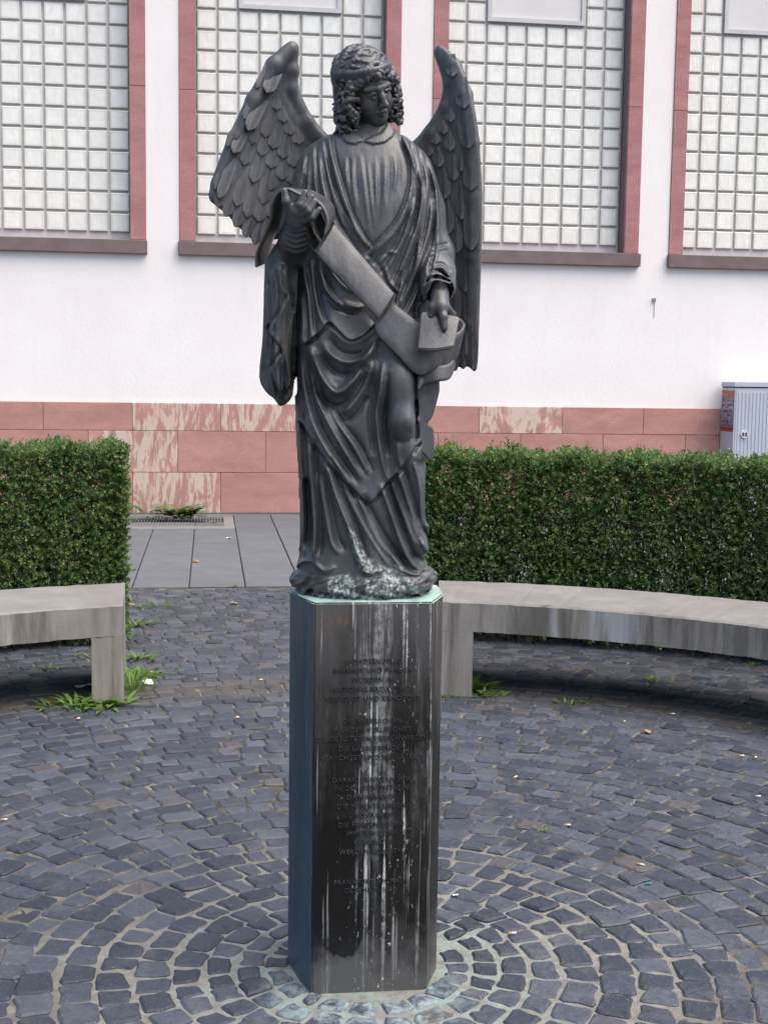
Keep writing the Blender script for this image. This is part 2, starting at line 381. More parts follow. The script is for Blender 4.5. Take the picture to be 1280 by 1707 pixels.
M = dict(
    plaster=mat_plaster(), stone=mat_sandstone('red_sandstone', (0.47, 0.245, 0.210)),
    veined=mat_sandstone('veined_sandstone', (0.47, 0.245, 0.210), True),
    jamb=mat_sandstone('painted_sandstone', (0.42, 0.205, 0.200)),
    sill=mat_flat('brown_sill', (0.17, 0.125, 0.125), 0.7, 0.2, 5), block=mat_glassblock(),
    mortar=mat_flat('block_mortar', (0.58, 0.55, 0.54), 0.85, 0.12, 9), frame=mat_flat('grey_metal_frame', (0.55, 0.55, 0.56), 0.4, 0.08, 6),
    pane=mat_flat('frosted_pane', (0.70, 0.67, 0.65), 0.22, 0.06, 2, 0.6), reveal=mat_flat('window_reveal', (0.16, 0.12, 0.13), 0.8),
    cobble=mat_cobble(), bed=mat_bed(), slab=mat_slab(), conc=mat_concrete(), bronze=mat_bronze(),
    soil=mat_flat('dark_soil', (0.07, 0.06, 0.05), 0.95, 0.4, 14),
    asphalt=mat_flat('asphalt', (0.06, 0.06, 0.062), 0.9, 0.3, 3),
    cab=mat_flat('pale_blue_cabinet_paint', (0.44, 0.48, 0.54), 0.45, 0.06, 5), cabdark=mat_flat('dark_gap', (0.05, 0.055, 0.06), 0.6),
    poster=mat_poster(), steel=mat_flat('galvanised_steel', (0.30, 0.32, 0.34), 0.45, 0.2, 20, 0.5, 0.6),
    pit=mat_flat('pit_dark', (0.02, 0.02, 0.02), 0.9), twig=mat_flat('twig_bark', (0.075, 0.055, 0.038), 0.9, 0.3, 20),
    hedge=mat_leaf('hedge_leaf', [(0.0, (0.045, 0.092, 0.030)), (0.4, (0.115, 0.205, 0.058)), (0.75, (0.215, 0.315, 0.092)), (0.94, (0.34, 0.43, 0.15)), (0.97, (0.30, 0.30, 0.10)), (1.0, (0.34, 0.27, 0.12))]),
    weed=mat_leaf('weed_leaf', [(0.0, (0.07, 0.14, 0.03)), (0.6, (0.15, 0.27, 0.055)), (0.9, (0.26, 0.34, 0.09)), (1.0, (0.28, 0.19, 0.08))]),
    dry=mat_flat('dry_leaf', (0.36, 0.20, 0.07), 0.8, 0.3, 40), paper=mat_flat('white_paper', (0.72, 0.73, 0.75), 0.8, 0.05, 20),
    butt=mat_flat('cigarette_paper', (0.66, 0.60, 0.50), 0.8, 0.15, 60), filt=mat_flat('cigarette_filter', (0.45, 0.24, 0.10), 0.8, 0.2, 60),
    blue=mat_flat('blue_plastic', (0.03, 0.14, 0.28), 0.4, 0.2, 40),
)

# ------------------------------------------------------------------ ground
g_ = mesh('ground', [(-400, -400, -0.07), (400, -400, -0.07), (400, 400, -0.07), (-400, 400, -0.07)], [(0, 1, 2, 3)], M['asphalt'])
tag(g_, kind='structure')
PC = np.array([-0.03, 3.50])                  # centre of the cobble rings and of the pedestal
def wl2w(s, off, z=0.0):                      # wall coordinates -> world (off < 0 is in front of the wall)
    q = WO + tw * s + nw * off; return (q[0], q[1], z)
EDGE = 5.42                                   # the cobbles end this far in front of the wall
pl = [(-9, -6), (9, -6)]
a0 = wl2w(9, -EDGE); a1 = wl2w(-9, -EDGE)
bed = mesh('cobbled_square', [(-9, -6, -0.006), (9, -6, -0.006), (a0[0], a0[1], -0.006), (a1[0], a1[1], -0.006)], [(0, 1, 2, 3)], M['bed'])
tag(bed, kind='structure')

def stone_geo(corners, z, rnd, h=0.035):
    """bevelled setts: corners = 4 xy; returns verts, faces"""
    c = np.array(corners); pts = []
    for i in range(4):
        a, b = c[i], c[(i + 1) % 4]
        for t in (0.10, 0.5, 0.90):
            q = a + (b - a) * t
            pts.append(q + rnd.normal(0, 0.0022, 2) * (1.6 if t == 0.5 else 1.1))
    pts = np.array(pts); cen = pts.mean(0); n = len(pts)
    tilt = rnd.normal(0, 0.016, 2)
    def zz(q): return (q - cen) @ tilt
    ins = cen + (pts - cen) * (1 - 0.008 / np.maximum(np.linalg.norm(pts - cen, axis=1, keepdims=True), 0.02))
    mid = cen + (pts - cen) * 0.5
    v = [(*q, z - h) for q in pts] + [(*q, z - 0.0055 + zz(q)) for q in pts] + [(*q, z + zz(q) + rnd.normal(0, 0.0008)) for q in ins] + [(*q, z + zz(q) + rnd.normal(0, 0.0007)) for q in mid] + [(*cen, z + rnd.normal(0, 0.0006))]
    f = []
    for k in (0, 1, 2):
        for i in range(n):
            j = (i + 1) % n; f.append((k * n + i, k * n + j, (k + 1) * n + j, (k + 1) * n + i))
    for i in range(n): f.append((3 * n + i, 3 * n + (i + 1) % n, 4 * n))
    return v, f

stones = []
rr = np.random.default_rng(21)
rad = 0.215; ring = 0
inner = [0.215, 0.295, 0.375, 0.46, 0.55, 0.65, 0.755]
PED = [(-0.178, 3.325), (0.132, 3.361), (0.165, 3.492), (0.158, 3.632), (0.118, 3.715), (-0.192, 3.679), (-0.257, 3.520), (-0.216, 3.408)]
def in_ped(x, y, grow=1.0):
    c = np.mean(PED, axis=0); pts = [(c[0] + (a - c[0]) * grow, c[1] + (b - c[1]) * grow) for a, b in PED]
    ins = True
    for i in range(8):
        a, b = pts[i], pts[(i + 1) % 8]
        if (b[0] - a[0]) * (y - a[1]) - (b[1] - a[1]) * (x - a[0]) < 0: ins = False
    return ins
while rad < 7.6:
    r1 = inner[ring + 1] if ring + 1 < len(inner) else rad + rr.uniform(0.088, 0.110)
    ln = 0.082 + 0.007 * min(ring, 4)
    n = max(10, int(round(2 * math.pi * (rad + r1) / 2 / ln)))
    w = rr.uniform(0.75, 1.3, n); edges = np.cumsum(w) / w.sum() * 2 * math.pi + rr.uniform(0, 6)
    edges = np.concatenate([[edges[-1] - 2 * math.pi], edges])
    rm = (rad + r1) / 2
    gap = 0.0058 if rm < 0.75 else (0.0044 if rm < 1.05 else 0.0030)
    wob = rr.normal(0, 0.005, n + 1); wob2 = rr.normal(0, 0.005, n + 1); wob[-1] = wob[0]; wob2[-1] = wob2[0]
    for i in range(n):
        t0, t1 = edges[i], edges[i + 1]
        tm = (t0 + t1) / 2
        x, y = PC[0] + rm * math.sin(tm), PC[1] + rm * math.cos(tm)
        if y < 1.2: continue
        off = (np.array([x, y, 0]) - WO) @ nw
        if off > -EDGE - 0.06: continue
        u, v = proj(x, y, 0.0)
        if u < -230 or u > 1510 or v > 2050: continue
        if in_ped(x, y, 1.12): continue
        g2 = gap * rr.uniform(0.7, 1.5)
        sk = rr.normal(0, 0.05)
        da = g2 / rm
        cs = []
        for (r_, t_, wv) in ((rad + g2 + wob[i], t0 + da, 0), (rad + g2 + wob[i + 1], t1 - da, 0), (r1 - g2 + wob2[i + 1] * .6, t1 - da + sk * 0.012 / rm, 0), (r1 - g2 + wob2[i] * .6, t0 + da + sk * 0.012 / rm, 0)):
            r_ += rr.normal(0, 0.0042); t_ += rr.normal(0, 0.0048) / rm
            cs.append((PC[0] + r_ * math.sin(t_), PC[1] + r_ * math.cos(t_)))
        cs = cs[::-1]
        stones.append((v if (0 <= u <= 1280 and v <= 1690) else -1, cs, rr.normal(0, 0.0022), rr.random(), (x, y)))
    rad = r1; ring += 1
stones.sort(key=lambda s: -s[0])
def tone_of(t): return t * 0.84 if t < 0.95 else 0.80 + (t - 0.95) / 0.05 * 0.18
AV, AF, AT = [], [], []
for k, (v, cs, z, t, c) in enumerate(stones):
    sv, sf = stone_geo(cs, z, rr)
    if k < 300:
        o = mesh('cobblestone', sv, sf, M['cobble'], bed, smooth=False)
        attr(o, 'tone', [tone_of(t)] * len(sv))
    else:
        base = len(AV); AV += sv; AF += [tuple(i + base for i in f) for f in sf]; AT += [tone_of(t)] * len(sv)
o = mesh('cobblestones', AV, AF, M['cobble'], bed); attr(o, 'tone', AT); tag(o, kind='stuff')
print('stones', len(stones))

# pavement of concrete slabs in front of the wall
pav = mesh('pavement', [wl2w(-9, -EDGE + 0.02, -0.02), wl2w(9, -EDGE + 0.02, -0.02), wl2w(9, 0.02, -0.02), wl2w(-9, 0.02, -0.02)], [(0, 1, 2, 3)], M['soil'])
tag(pav, kind='structure')
jx = [W_[0] for W_ in []]
def slab_s(u, v):
    q = G(u, v); return float((q - WO) @ tw)
s0 = slab_s(320, 930); SW = (slab_s(413, 975) - slab_s(226, 975)) / 2
GR = (slab_s(205, 868), slab_s(378, 868))      # grate opening
def slab_box(sa, sb, oa, ob):
    pts = [wl2w(sa, oa), wl2w(sb, oa), wl2w(sb, ob), wl2w(sa, ob)]
    dz = random.uniform(-0.002, 0.002); b = 0.004
    v = [(p[0], p[1], -0.019) for p in pts] + [(p[0], p[1], dz - b) for p in pts]
    cx = sum(p[0] for p in pts) / 4; cy = sum(p[1] for p in pts) / 4
    pts2 = [wl2w(sa + b, oa + b), wl2w(sb - b, oa + b), wl2w(sb - b, ob - b), wl2w(sa + b, ob - b)]
    v += [(p[0], p[1], dz) for p in pts2]
    f = [(8, 9, 10, 11)]
    for k in (0, 4):
        for i in range(4): f.append((k + i, k + (i + 1) % 4, k + 4 + (i + 1) % 4, k + 4 + i))
    return mesh('paving_slab', v, f, M['slab'], pav)
GDEP = 0.78                                    # grate reaches this far from the wall
for k in range(-15, 16):
    sa = s0 + k * SW + 0.005; sb = sa + SW - 0.010
    cuts = [-EDGE + 0.03]
    st = random.uniform(0.55, 1.05)
    while cuts[-1] + st < -0.35: cuts.append(cuts[-1] + st); st = random.choice((0.9, 1.0, 1.05))
    cuts.append(-0.03)
    for a, b in zip(cuts, cuts[1:]):
        b2 = b - 0.0045
        if sb > GR[0] - 0.10 and sa < GR[1] - 0.05:
            if a > -GDEP - 0.1: continue
            b2 = min(b2, -GDEP - 0.09)
        slab_box(sa, sb, a, b2)

# ------------------------------------------------------------------ the building behind
bld = empty('church_building', tuple(WO), WA)
tag(bld, 'white rendered building with red sandstone plinth and tall glass block windows', 'building')
S0, S1, ZT = -11.0, 11.0, 9.5
PER, WW = 2.965, 2.585
wins = [-2.452 - 2 * PER + i * PER for i in range(6)]   # outer left edge of each window
REC = 0.25; ZS = 3.05; ZW = 7.6; JW = 0.185
PLZ = 1.322
wv, wf = [], []
def quad(bm, pts): bm.faces.new([bm.verts.new(p) for p in pts])
bm = bmesh.new()
def solid(a, b, z0, z1):
    addbox(bm, a, b, 0.0, 0.6, z0, z1)
solid(S0, S1, PLZ, ZS); solid(S0, S1, ZW, ZT); solid(S0, S1, -0.3, PLZ - 0.001)
prev = S0
for w0 in wins:
    solid(prev, w0, ZS, ZW); prev = w0 + WW
solid(prev, S1, ZS, ZW)
frombm('plaster_wall', bm, M['plaster'], bld)
# plinth stones: three courses
def pj(us, v): return [W(u, v)[0] for u in us]
c1 = pj([73, 221.5, 368, 515, 662, 798, 936, 1071, 1205], 693); c2 = pj([148, 297, 442.6, 590, 729, 866, 1003, 1140], 750); c3 = pj([222, 368, 515, 660, 800, 940], 820)
zc = [W(200, 671)[1], W(200, 717.5)[1], W(200, 786.8)[1], 0.015]
for ci, cc in enumerate((c1, c2, c3)):
    step = 1.06
    cc = list(cc)
    while cc[0] > -8: cc.insert(0, cc[0] - step)
    while cc[-1] < 8: cc.append(cc[-1] + step)
    for a, b in zip(cc, cc[1:]):
        mid = (a + b) / 2
        pv = None
        for (uu, vv) in ((295, 693), (430, 693), (867, 693), (258, 750), (295, 820), (1000, 693 + 2000)):
            s_, z_ = W(uu, vv)
            if a < s_ < b and zc[ci + 1] < z_ < zc[ci]: pv = 1
        d = random.uniform(-0.002, 0.002)
        st = box('plinth_stone', (a + 0.0025, b - 0.0025, -0.030 + d, 0.012, zc[ci + 1] + 0.003, zc[ci] - (0.003 if ci else 0.0)), M['veined'] if pv else M['stone'], bld, 0.003)
# windows
nb = 0
blk = boxdata(-0.107, 0.107, -0.022, 0.02, -0.1035, 0.1035)
blk.faces.ensure_lookup_table()
front = [f for f in blk.faces if f.normal.y < -0.5]
bmesh.ops.inset_region(blk, faces=front, thickness=0.010, depth=0.005)
front = [f for f in blk.faces if f.normal.y < -0.95 and f.calc_center_median().y < -0.03]
bmesh.ops.inset_region(blk, faces=front, thickness=0.034, depth=0.005)
bme = bpy.data.meshes.new('glass_block'); blk.to_mesh(bme); blk.free(); bme.materials.append(M['block'])
PX, PZ = 0.2445, 0.2355
zbot = W(335, 392.6, REC)[1]; ztop11 = W(345, 15.6, REC)[1]
PZ = (ztop11 - zbot) / 11
for wi, w0 in enumerate(wins):
    if wi in (0, 5) : pass
    gi0, gi1 = w0 + JW, w0 + WW - JW
    wn_ = box('window', (gi0, gi1, REC, REC + 0.05, ZS + 0.05, ZW - JW), M['mortar'], bld)
    bmesh_b = bmesh.new()                       # reveals
    for a, b in ((gi0 - 0.05, gi0), (gi1, gi1 + 0.05)):
        addbox(bmesh_b, a, b, 0.05, REC + 0.04, ZS + 0.05, ZW)
    frombm('window_reveal', bmesh_b, M['reveal'], wn_)
    zj = 4.93 + (0.02 if wi % 2 else 0)
    for a, b in ((w0 + 0.003, gi0 - 0.004), (gi1 + 0.004, w0 + WW - 0.003)):
        box('jamb', (a, b, -0.018, 0.08, ZS + 0.16, zj - 0.002), M['jamb'], wn_, 0.004)
        box('jamb', (a, b, -0.018, 0.08, zj + 0.002, ZW - JW), M['jamb'], wn_, 0.004)
    box('lintel', (w0, w0 + WW, -0.018, 0.1, ZW - JW + 0.004, ZW), M['jamb'], wn_, 0.004)
    box('sill', (w0 - 0.012, w0 + WW + 0.012, -0.075, REC + 0.03, ZS - 0.005, ZS + 0.152), M['sill'], wn_, 0.006)
    x0 = (gi0 + gi1) / 2 - 4.5 * PX
    rest = bmesh.new(); nrest = 0
    for r in range(17):
        for c in range(9):
            if r >= 11 and 2 <= c < 7: continue
            x = x0 + (c + 0.5) * PX; z = zbot + (r + 0.5) * PZ
            if z + 0.12 > ZW - JW: continue
            q = wl2w(x, REC, z); u, v = proj(*q)
            if -20 < u < 1300 and v > -25:
                o = bpy.data.objects.new('glass_block', bme); o.location = (x, REC - 0.001, z); o.rotation_euler = (random.uniform(-.006, .006), 0, random.uniform(-.006, .006)); link(o, wn_); nb += 1
            else:
                addbox(rest, x - 0.107, x + 0.107, REC - 0.022, REC + 0.02, z - 0.1035, z + 0.1035); nrest += 1
    if nrest: tag(frombm('glass_blocks', rest, M['block'], wn_), kind='stuff')
    else: rest.free()
    ca, cb = x0 + 2 * PX + 0.008, x0 + 7 * PX - 0.008; cz = zbot + 11 * PZ + 0.02; cz1 = cz + 1.1
    fb = bmesh.new(); t = 0.05
    addbox(fb, ca, cb, REC - 0.055, REC + 0.02, cz, cz + t); addbox(fb, ca, cb, REC - 0.055, REC + 0.02, cz1 - t, cz1)
    addbox(fb, ca, ca + t, REC - 0.055, REC + 0.02, cz + t, cz1 - t); addbox(fb, cb - t, cb, REC - 0.055, REC + 0.02, cz + t, cz1 - t)
    cs_ = frombm('casement_frame', fb, M['frame'], wn_)
    box('casement_pane', (ca + t + .001, cb - t - .001, REC - 0.03, REC + 0.01, cz + t + .001, cz1 - t - .001), M['pane'], wn_)
print('glass blocks', nb)

# ------------------------------------------------------------------ concrete benches
BC = np.array([-0.06, 3.50]); RI, RO = 3.16, 3.84
def skew_ang(t, r, m):                       # angle at radius r on the line of plan slope m through (RI, t)
    px, py = RI * math.sin(t), RI * math.cos(t)
    A = m * m + 1; B = 2 * (m * px + py); C_ = px * px + py * py - r * r
    k = (-B + math.sqrt(B * B - 4 * A * C_)) / (2 * A); return math.atan2(px + m * k, py + k)
def arc_solid(a0, a1, r0_, r1_, z0, z1, n, bev=0.0, seed=0, skew=None, fade=None):
    """curved block; angles in degrees clockwise from +Y"""
    rn = np.random.default_rng(seed)
    prof = [(r0_, z0), (r0_, z1 - bev), (r0_ + bev, z1), (r1_ - bev, z1), (r1_, z1 - bev), (r1_, z0)]
    V, Fc = [], []
    for i in range(n + 1):
        t = R(a0 + (a1 - a0) * i / n)
        for (r_, z_) in prof:
            r2 = r_ + rn.normal(0, 0.0012); z2 = z_ + rn.normal(0, 0.0012)
            f_ = 1.0 if skew is None or fade is None else max(0.0, 1 - i / n * fade)
            t2 = t if skew is None else t + (skew_ang(R(a0), r_, skew) - R(a0) if fade is not None else skew_ang(t, r_, skew) - t) * f_
            V.append((BC[0] + r2 * math.sin(t2), BC[1] + r2 * math.cos(t2), z2))
    k = len(prof)
    for i in range(n):
        for j in range(k):
            Fc.append((i * k + j, i * k + (j + 1) % k, (i + 1) * k + (j + 1) % k, (i + 1) * k + j))
    Fc.append(tuple(range(k))[::-1]); Fc.append(tuple(n * k + j for j in range(k)))
    return V, Fc
def fixn(o):
    bm = bmesh.new(); bm.from_mesh(o.data); bmesh.ops.recalc_face_normals(bm, faces=bm.faces); bm.to_mesh(o.data); bm.free()
def bench(label, a0, a1, legs, seed, skew):
    e = empty('concrete_bench', (0, 0, 0))
    tag(e, label, 'bench', 'curved concrete benches round the statue')
    V, Fc = arc_solid(a0, a1, RI, RO, 0.34, 0.5, int(abs(a1 - a0) * 1.5), 0.010, seed, skew, 3.0); o = mesh('seat_slab', V, Fc, M['conc'], e); fixn(o)
    for la, lb in legs:
        V, Fc = arc_solid(la, lb, RI + 0.0004, RO - 0.003, -0.005, 0.3396, 6, 0.0, seed + 5, skew); o = mesh('leg', V, Fc, M['conc'], e); fixn(o)
    return e
bench('curved weathered concrete bench at left, beside the weeds and paper scrap', -23.2, -62, [(-23.2, -26.1), (-55, -58)], 3, -.185)
bench('curved streaked concrete bench at right, behind the pedestal and before the long hedge', 6.4, 62, [(6.36, 9.7), (52, 55)], 4, .04)

# ------------------------------------------------------------------ pedestal
ZP = float(P(622, 1004, 3.345)[2])
pcx, pcy = -0.03, 3.52
ped = empty('pedestal', (pcx, pcy, 0)); tag(ped, 'dark bronze pillar with German inscription, verdigris rim and white drip streaks', 'pedestal')
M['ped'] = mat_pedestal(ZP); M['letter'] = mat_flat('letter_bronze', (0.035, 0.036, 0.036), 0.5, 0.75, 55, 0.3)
bm = bmesh.new()
top = [bm.verts.new((a - pcx, b - pcy, ZP)) for a, b in PED]; bot = [bm.verts.new((a - pcx, b - pcy, -0.03)) for a, b in PED]
bm.faces.new(top)
for i in range(8): bm.faces.new((bot[i], bot[(i + 1) % 8], top[(i + 1) % 8], top[i]))
bmesh.ops.bevel(bm, geom=[e for e in bm.edges if len(e.link_faces) == 2], offset=0.004, segments=2, affect='EDGES')
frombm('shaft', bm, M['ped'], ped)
LINES = [('HOMOSEXUELLE', 1102.3), ('M\u00c4NNER UND FRAUEN', 1117.5), ('WURDEN IM', 1133.3), ('NATIONALSOZIALISMUS', 1148.7), ('VERFOLGT UND ERMORDET', 1164.4),
         ('DIE VERBRECHEN', 1202), ('WURDEN VERLEUGNET', 1216.5), ('DIE GET\u00d6TETEN VERSCHWIEGEN', 1231), ('DIE \u00dcBERLEBENDEN', 1247.5), ('VERACHTET UND VERURTEILT', 1262.5),
         ('DARAN ERINNERN WIR', 1299.5), ('IN DEM BEWUSSTSEIN', 1313.5), ('DASS M\u00c4NNER', 1328.3), ('DIE M\u00c4NNER LIEBEN', 1343.3), ('UND FRAUEN', 1358.8), ('DIE FRAUEN LIEBEN', 1374.3),
         ('IMMER WIEDER', 1388.8), ('VERFOLGT', 1403.5), ('WERDEN K\u00d6NNEN', 1419.4), ('FRANKFURT AM MAIN', 1469.4), ('DEZEMBER 1994', 1483.2)]
fl, fr = np.array(PED[0]), np.array(PED[1]); fd = (fr - fl) / np.linalg.norm(fr - fl); fn = np.array([fd[1], -fd[0]])
fmid = (fl + fr) / 2
for txt, v in LINES:
    cu = bpy.data.curves.new('inscription', 'FONT'); cu.body = txt; cu.size = 0.0180; cu.align_x = 'CENTER'; cu.align_y = 'CENTER'
    cu.extrude = 0.0016; cu.space_character = 1.12; cu.resolution_u = 3
    tmp = bpy.data.objects.new('tmp', cu); COL.objects.link(tmp)
    bpy.context.view_layer.update()
    me = bpy.data.meshes.new_from_object(tmp.evaluated_get(bpy.context.evaluated_depsgraph_get()))
    bpy.data.objects.remove(tmp)
    o = bpy.data.objects.new('inscription_line', me); me.materials.clear(); me.materials.append(M['letter'])
    q = P(622, v, float(fmid[1]))
    c = fmid + fn * 0.0012
    mw = Matrix(((fd[0], 0, fn[0], c[0] - pcx), (fd[1], 0, fn[1], c[1] - pcy), (0, 1, 0, q[2]), (0, 0, 0, 1)))
    me.transform(mw)
    link(o, ped)
# ------------------------------------------------------------------ statue: sculpted in distance fields, meshed with openvdb
YS = 3.53
st = empty('angel_statue', (pcx, pcy, ZP)); tag(st, 'dark bronze winged angel holding a scroll, standing on the pillar', 'statue')
SO = np.array([pcx, pcy, ZP])
def smin(a, b, k):
    h = np.clip(0.5 + 0.5 * (b - a) / k, 0, 1); return b + (a - b) * h - k * h * (1 - h)
class Vol:
    def __init__(s, lo, hi, h):
        s.lo = np.array(lo, float); s.h = h
        n = np.ceil((np.array(hi) - s.lo) / h).astype(int) + 1
        s.ax = [s.lo[i] + h * np.arange(n[i]) for i in range(3)]
        s.d = np.full(n, 0.05, np.float32)
    def reg(s, lo, hi):
        sl_ = []
        for i in range(3):
            a = int(max(0, np.floor((lo[i] - s.lo[i]) / s.h))); b = int(min(s.d.shape[i], np.ceil((hi[i] - s.lo[i]) / s.h) + 1))
            if b <= a: return None, None
            sl_.append(slice(a, b))
        return tuple(sl_), np.meshgrid(*[s.ax[i][sl_[i]].astype(np.float32) for i in range(3)], indexing='ij', sparse=True)
    def put(s, sl_, d, k, sub=False):
        cur = s.d[sl_]
        if sub: s.d[sl_] = -smin(-cur, d, k)
        else: s.d[sl_] = smin(cur, d, k) if k > 0 else np.minimum(cur, d)
    def cap(s, p, q, r1, r2, k=0.01, sub=False, sq=(1, 1, 1)):
        p = np.array(p, float); q = np.array(q, float); m = max(r1, r2) * max(1 / min(sq), 1) + k + 2 * s.h
        sl_, g = s.reg(np.minimum(p, q) - m, np.maximum(p, q) + m)
        if sl_ is None: return
        pa = [(g[i] - p[i]) * sq[i] for i in range(3)]; ba = (q - p) * np.array(sq)
        t = np.clip(sum(pa[i] * ba[i] for i in range(3)) / max(ba @ ba, 1e-12), 0, 1)
        d = np.sqrt(sum((pa[i] - ba[i] * t) ** 2 for i in range(3))) - (r1 + (r2 - r1) * t)
        s.put(sl_, d, k, sub)
    def chain(s, pts, rs, k=0.01, sub=False):
        for i in range(len(pts) - 1): s.cap(pts[i], pts[i + 1], rs[i], rs[i + 1], k, sub)
    def ell(s, c, r, k=0.01, sub=False):
        c = np.array(c, float); r = np.array(r, float); m = k + 2 * s.h
        sl_, g = s.reg(c - r - m, c + r + m)
        if sl_ is None: return
        q = np.sqrt(sum(((g[i] - c[i]) / r[i]) ** 2 for i in range(3)))
        s.put(sl_, (q - 1) * r.min(), k, sub)
    def torus(s, c, nrm, Rm, rm, k=0.002):
        c = np.array(c, float); n = np.array(nrm, float); n /= np.linalg.norm(n); m = Rm + rm + k + 2 * s.h
        sl_, g = s.reg(c - m, c + m)
        if sl_ is None: return
        a = [g[i] - c[i] for i in range(3)]; h = sum(a[i] * n[i] for i in range(3))
        rr_ = np.sqrt(np.maximum(sum(x * x for x in a) - h * h, 0))
        s.put(sl_, np.sqrt((rr_ - Rm) ** 2 + h * h) - rm, k)
    def mesh(s):
        a = np.clip(s.d, -4 * s.h, 4 * s.h).astype(np.float32)
        for i in range(3):
            sl0 = [slice(None)] * 3; sl0[i] = 0; a[tuple(sl0)] = 4 * s.h; sl0[i] = -1; a[tuple(sl0)] = 4 * s.h
        g = openvdb.FloatGrid(4 * s.h); g.copyFromArray(a)
        p, t, q = g.convertToPolygons(0.0, 0.0)
        p = p * s.h + s.lo
        # orientation
        v0, v1, v2 = p[q[:, 0]], p[q[:, 1]], p[q[:, 2]]
        if (np.cross(v1 - v0, v2 - v0) * v0).sum() < 0: q = q[:, ::-1]
        return p, q
def seg_dist(u, v, pts):
    """distance to a polyline, parameter 0..1 along it, signed side"""
    best = np.full(u.shape, 1e9); tb = np.zeros(u.shape); sb = np.zeros(u.shape)
    pts = np.array(pts, float); L = np.linalg.norm(np.diff(pts, axis=0), axis=1); tot = L.sum(); acc = 0
    for i in range(len(pts) - 1):
        a, b = pts[i], pts[i + 1]; ab = b - a
        t = np.clip(((u - a[0]) * ab[0] + (v - a[1]) * ab[1]) / (ab @ ab), 0, 1)
        dx = u - a[0] - ab[0] * t; dy = v - a[1] - ab[1] * t
        d = np.hypot(dx, dy); sd_ = ab[0] * dy - ab[1] * dx
        m = d < best
        best = np.where(m, d, best); tb = np.where(m, (acc + L[i] * t) / tot, tb); sb = np.where(m, np.sign(sd_), sb)
        acc += L[i]
    return best, tb, sb
def spline(pts, n=5):
    pts = [np.array(p, float) for p in pts]
    if len(pts) < 3: return pts
    q = [2 * pts[0] - pts[1]] + pts + [2 * pts[-1] - pts[-2]]; out = []
    for i in range(1, len(q) - 2):
        for k in range(n):
            t = k / n
            out.append(0.5 * ((2 * q[i]) + (-q[i - 1] + q[i + 1]) * t + (2 * q[i - 1] - 5 * q[i] + 4 * q[i + 1] - q[i + 2]) * t * t + (-q[i - 1] + 3 * q[i] - 3 * q[i + 1] + q[i + 2]) * t ** 3))
    out.append(pts[-1]); return out
def poly_sd(u, v, poly):
    poly = np.array(poly, float); d = np.full(u.shape, 1e9); ins = np.zeros(u.shape, bool); n = len(poly)
    for i in range(n):
        a, b = poly[i], poly[(i + 1) % n]; ab = b - a
        t = np.clip(((u - a[0]) * ab[0] + (v - a[1]) * ab[1]) / max(ab @ ab, 1e-9), 0, 1)
        d = np.minimum(d, np.hypot(u - a[0] - ab[0] * t, v - a[1] - ab[1] * t))
        c = ((a[1] > v) != (b[1] > v)) & (u < (b[0] - a[0]) * (v - a[1]) / (b[1] - a[1] + 1e-12) + a[0])
        ins ^= c
    return np.where(ins, -d, d)
class Relief:
    """height added along the surface, drawn as strokes in picture pixels of the front view"""
    def __init__(s, u, v): s.u, s.v = u, v; s.h = np.zeros(u.shape)
    def taper(s, t, e): return np.clip(np.minimum(t, 1 - t) / max(e, 1e-3), 0, 1) ** 0.7 if e > 0 else 1.0
    def ridge(s, pts, w, h, e=0.18):
        d, t, _ = seg_dist(s.u, s.v, spline(pts)); s.h += h * 1.08 * np.exp(-(d / (w * 0.86)) ** 1.7) * s.taper(t, e)
    def crease(s, pts, w, h, e=0.15):
        d, t, _ = seg_dist(s.u, s.v, spline(pts)); s.h -= h * 1.25 * np.exp(-(d / (w * 0.85)) ** 1.25) * s.taper(t, e)
    def lip(s, pts, w, h, side=1, e=0.06):
        d, t, sg = seg_dist(s.u, s.v, spline(pts)); sg = sg * side
        x = d * sg
        s.h += np.where(x >= -1.2, h * np.clip((x + 1.2) / 2.4, 0, 1) * np.exp(-np.maximum(x, 0) / w), 0) * s.taper(t, e)
        s.h -= h * 0.45 * np.exp(-((x + 3.0) / 3.0) ** 2) * s.taper(t, e)
    def plateau(s, poly, h, soft=2.0):
        d = poly_sd(s.u, s.v, poly); s.h += h * np.clip(0.5 - d / (2 * soft), 0, 1)
def Q(u, v, y): return P(u, v, YS + y)

# ---- robed figure
vol = Vol((-0.395, YS - 0.30, ZP - 0.01), (0.27, YS + 0.22, 2.345), 0.0029)
LV = [  # v, left, right, front, back
    (214, 583, 652, .050, .060), (224, 566, 664, .062, .072), (226, 548, 672, .064, .075), (234, 530, 684, .074, .085), (246, 512, 697, .084, .095), (268, 501, 714, .098, .105), (300, 494, 725, .116, .11),
    (350, 495, 730, .134, .115), (400, 497, 731, .136, .115), (450, 496, 729, .133, .115), (500, 492, 727, .136, .118), (560, 488, 722, .146, .12),
    (620, 489, 718, .150, .122), (680, 493, 715, .150, .125), (740, 496, 713, .146, .126), (800, 500, 709, .142, .128), (860, 503, 704, .142, .13),
    (900, 502, 703, .146, .135), (928, 499, 708, .150, .138), (945, 496, 713, .154, .142), (962, 495, 714, .154, .145)]
zz_ = np.array([Q(612, l[0], 0)[2] for l in LV]); xl = np.array([Q(l[1], l[0], 0)[0] for l in LV]); xr = np.array([Q(l[2], l[0], 0)[0] for l in LV])
o_ = np.argsort(zz_); Z = vol.ax[2]
def ip(a):
    q = np.interp(Z, zz_[o_], np.array(a)[o_]); w = np.exp(-(np.arange(-16, 17) / 7.0) ** 2); w /= w.sum()
    return np.convolve(np.pad(q, 16, mode='edge'), w, 'valid')
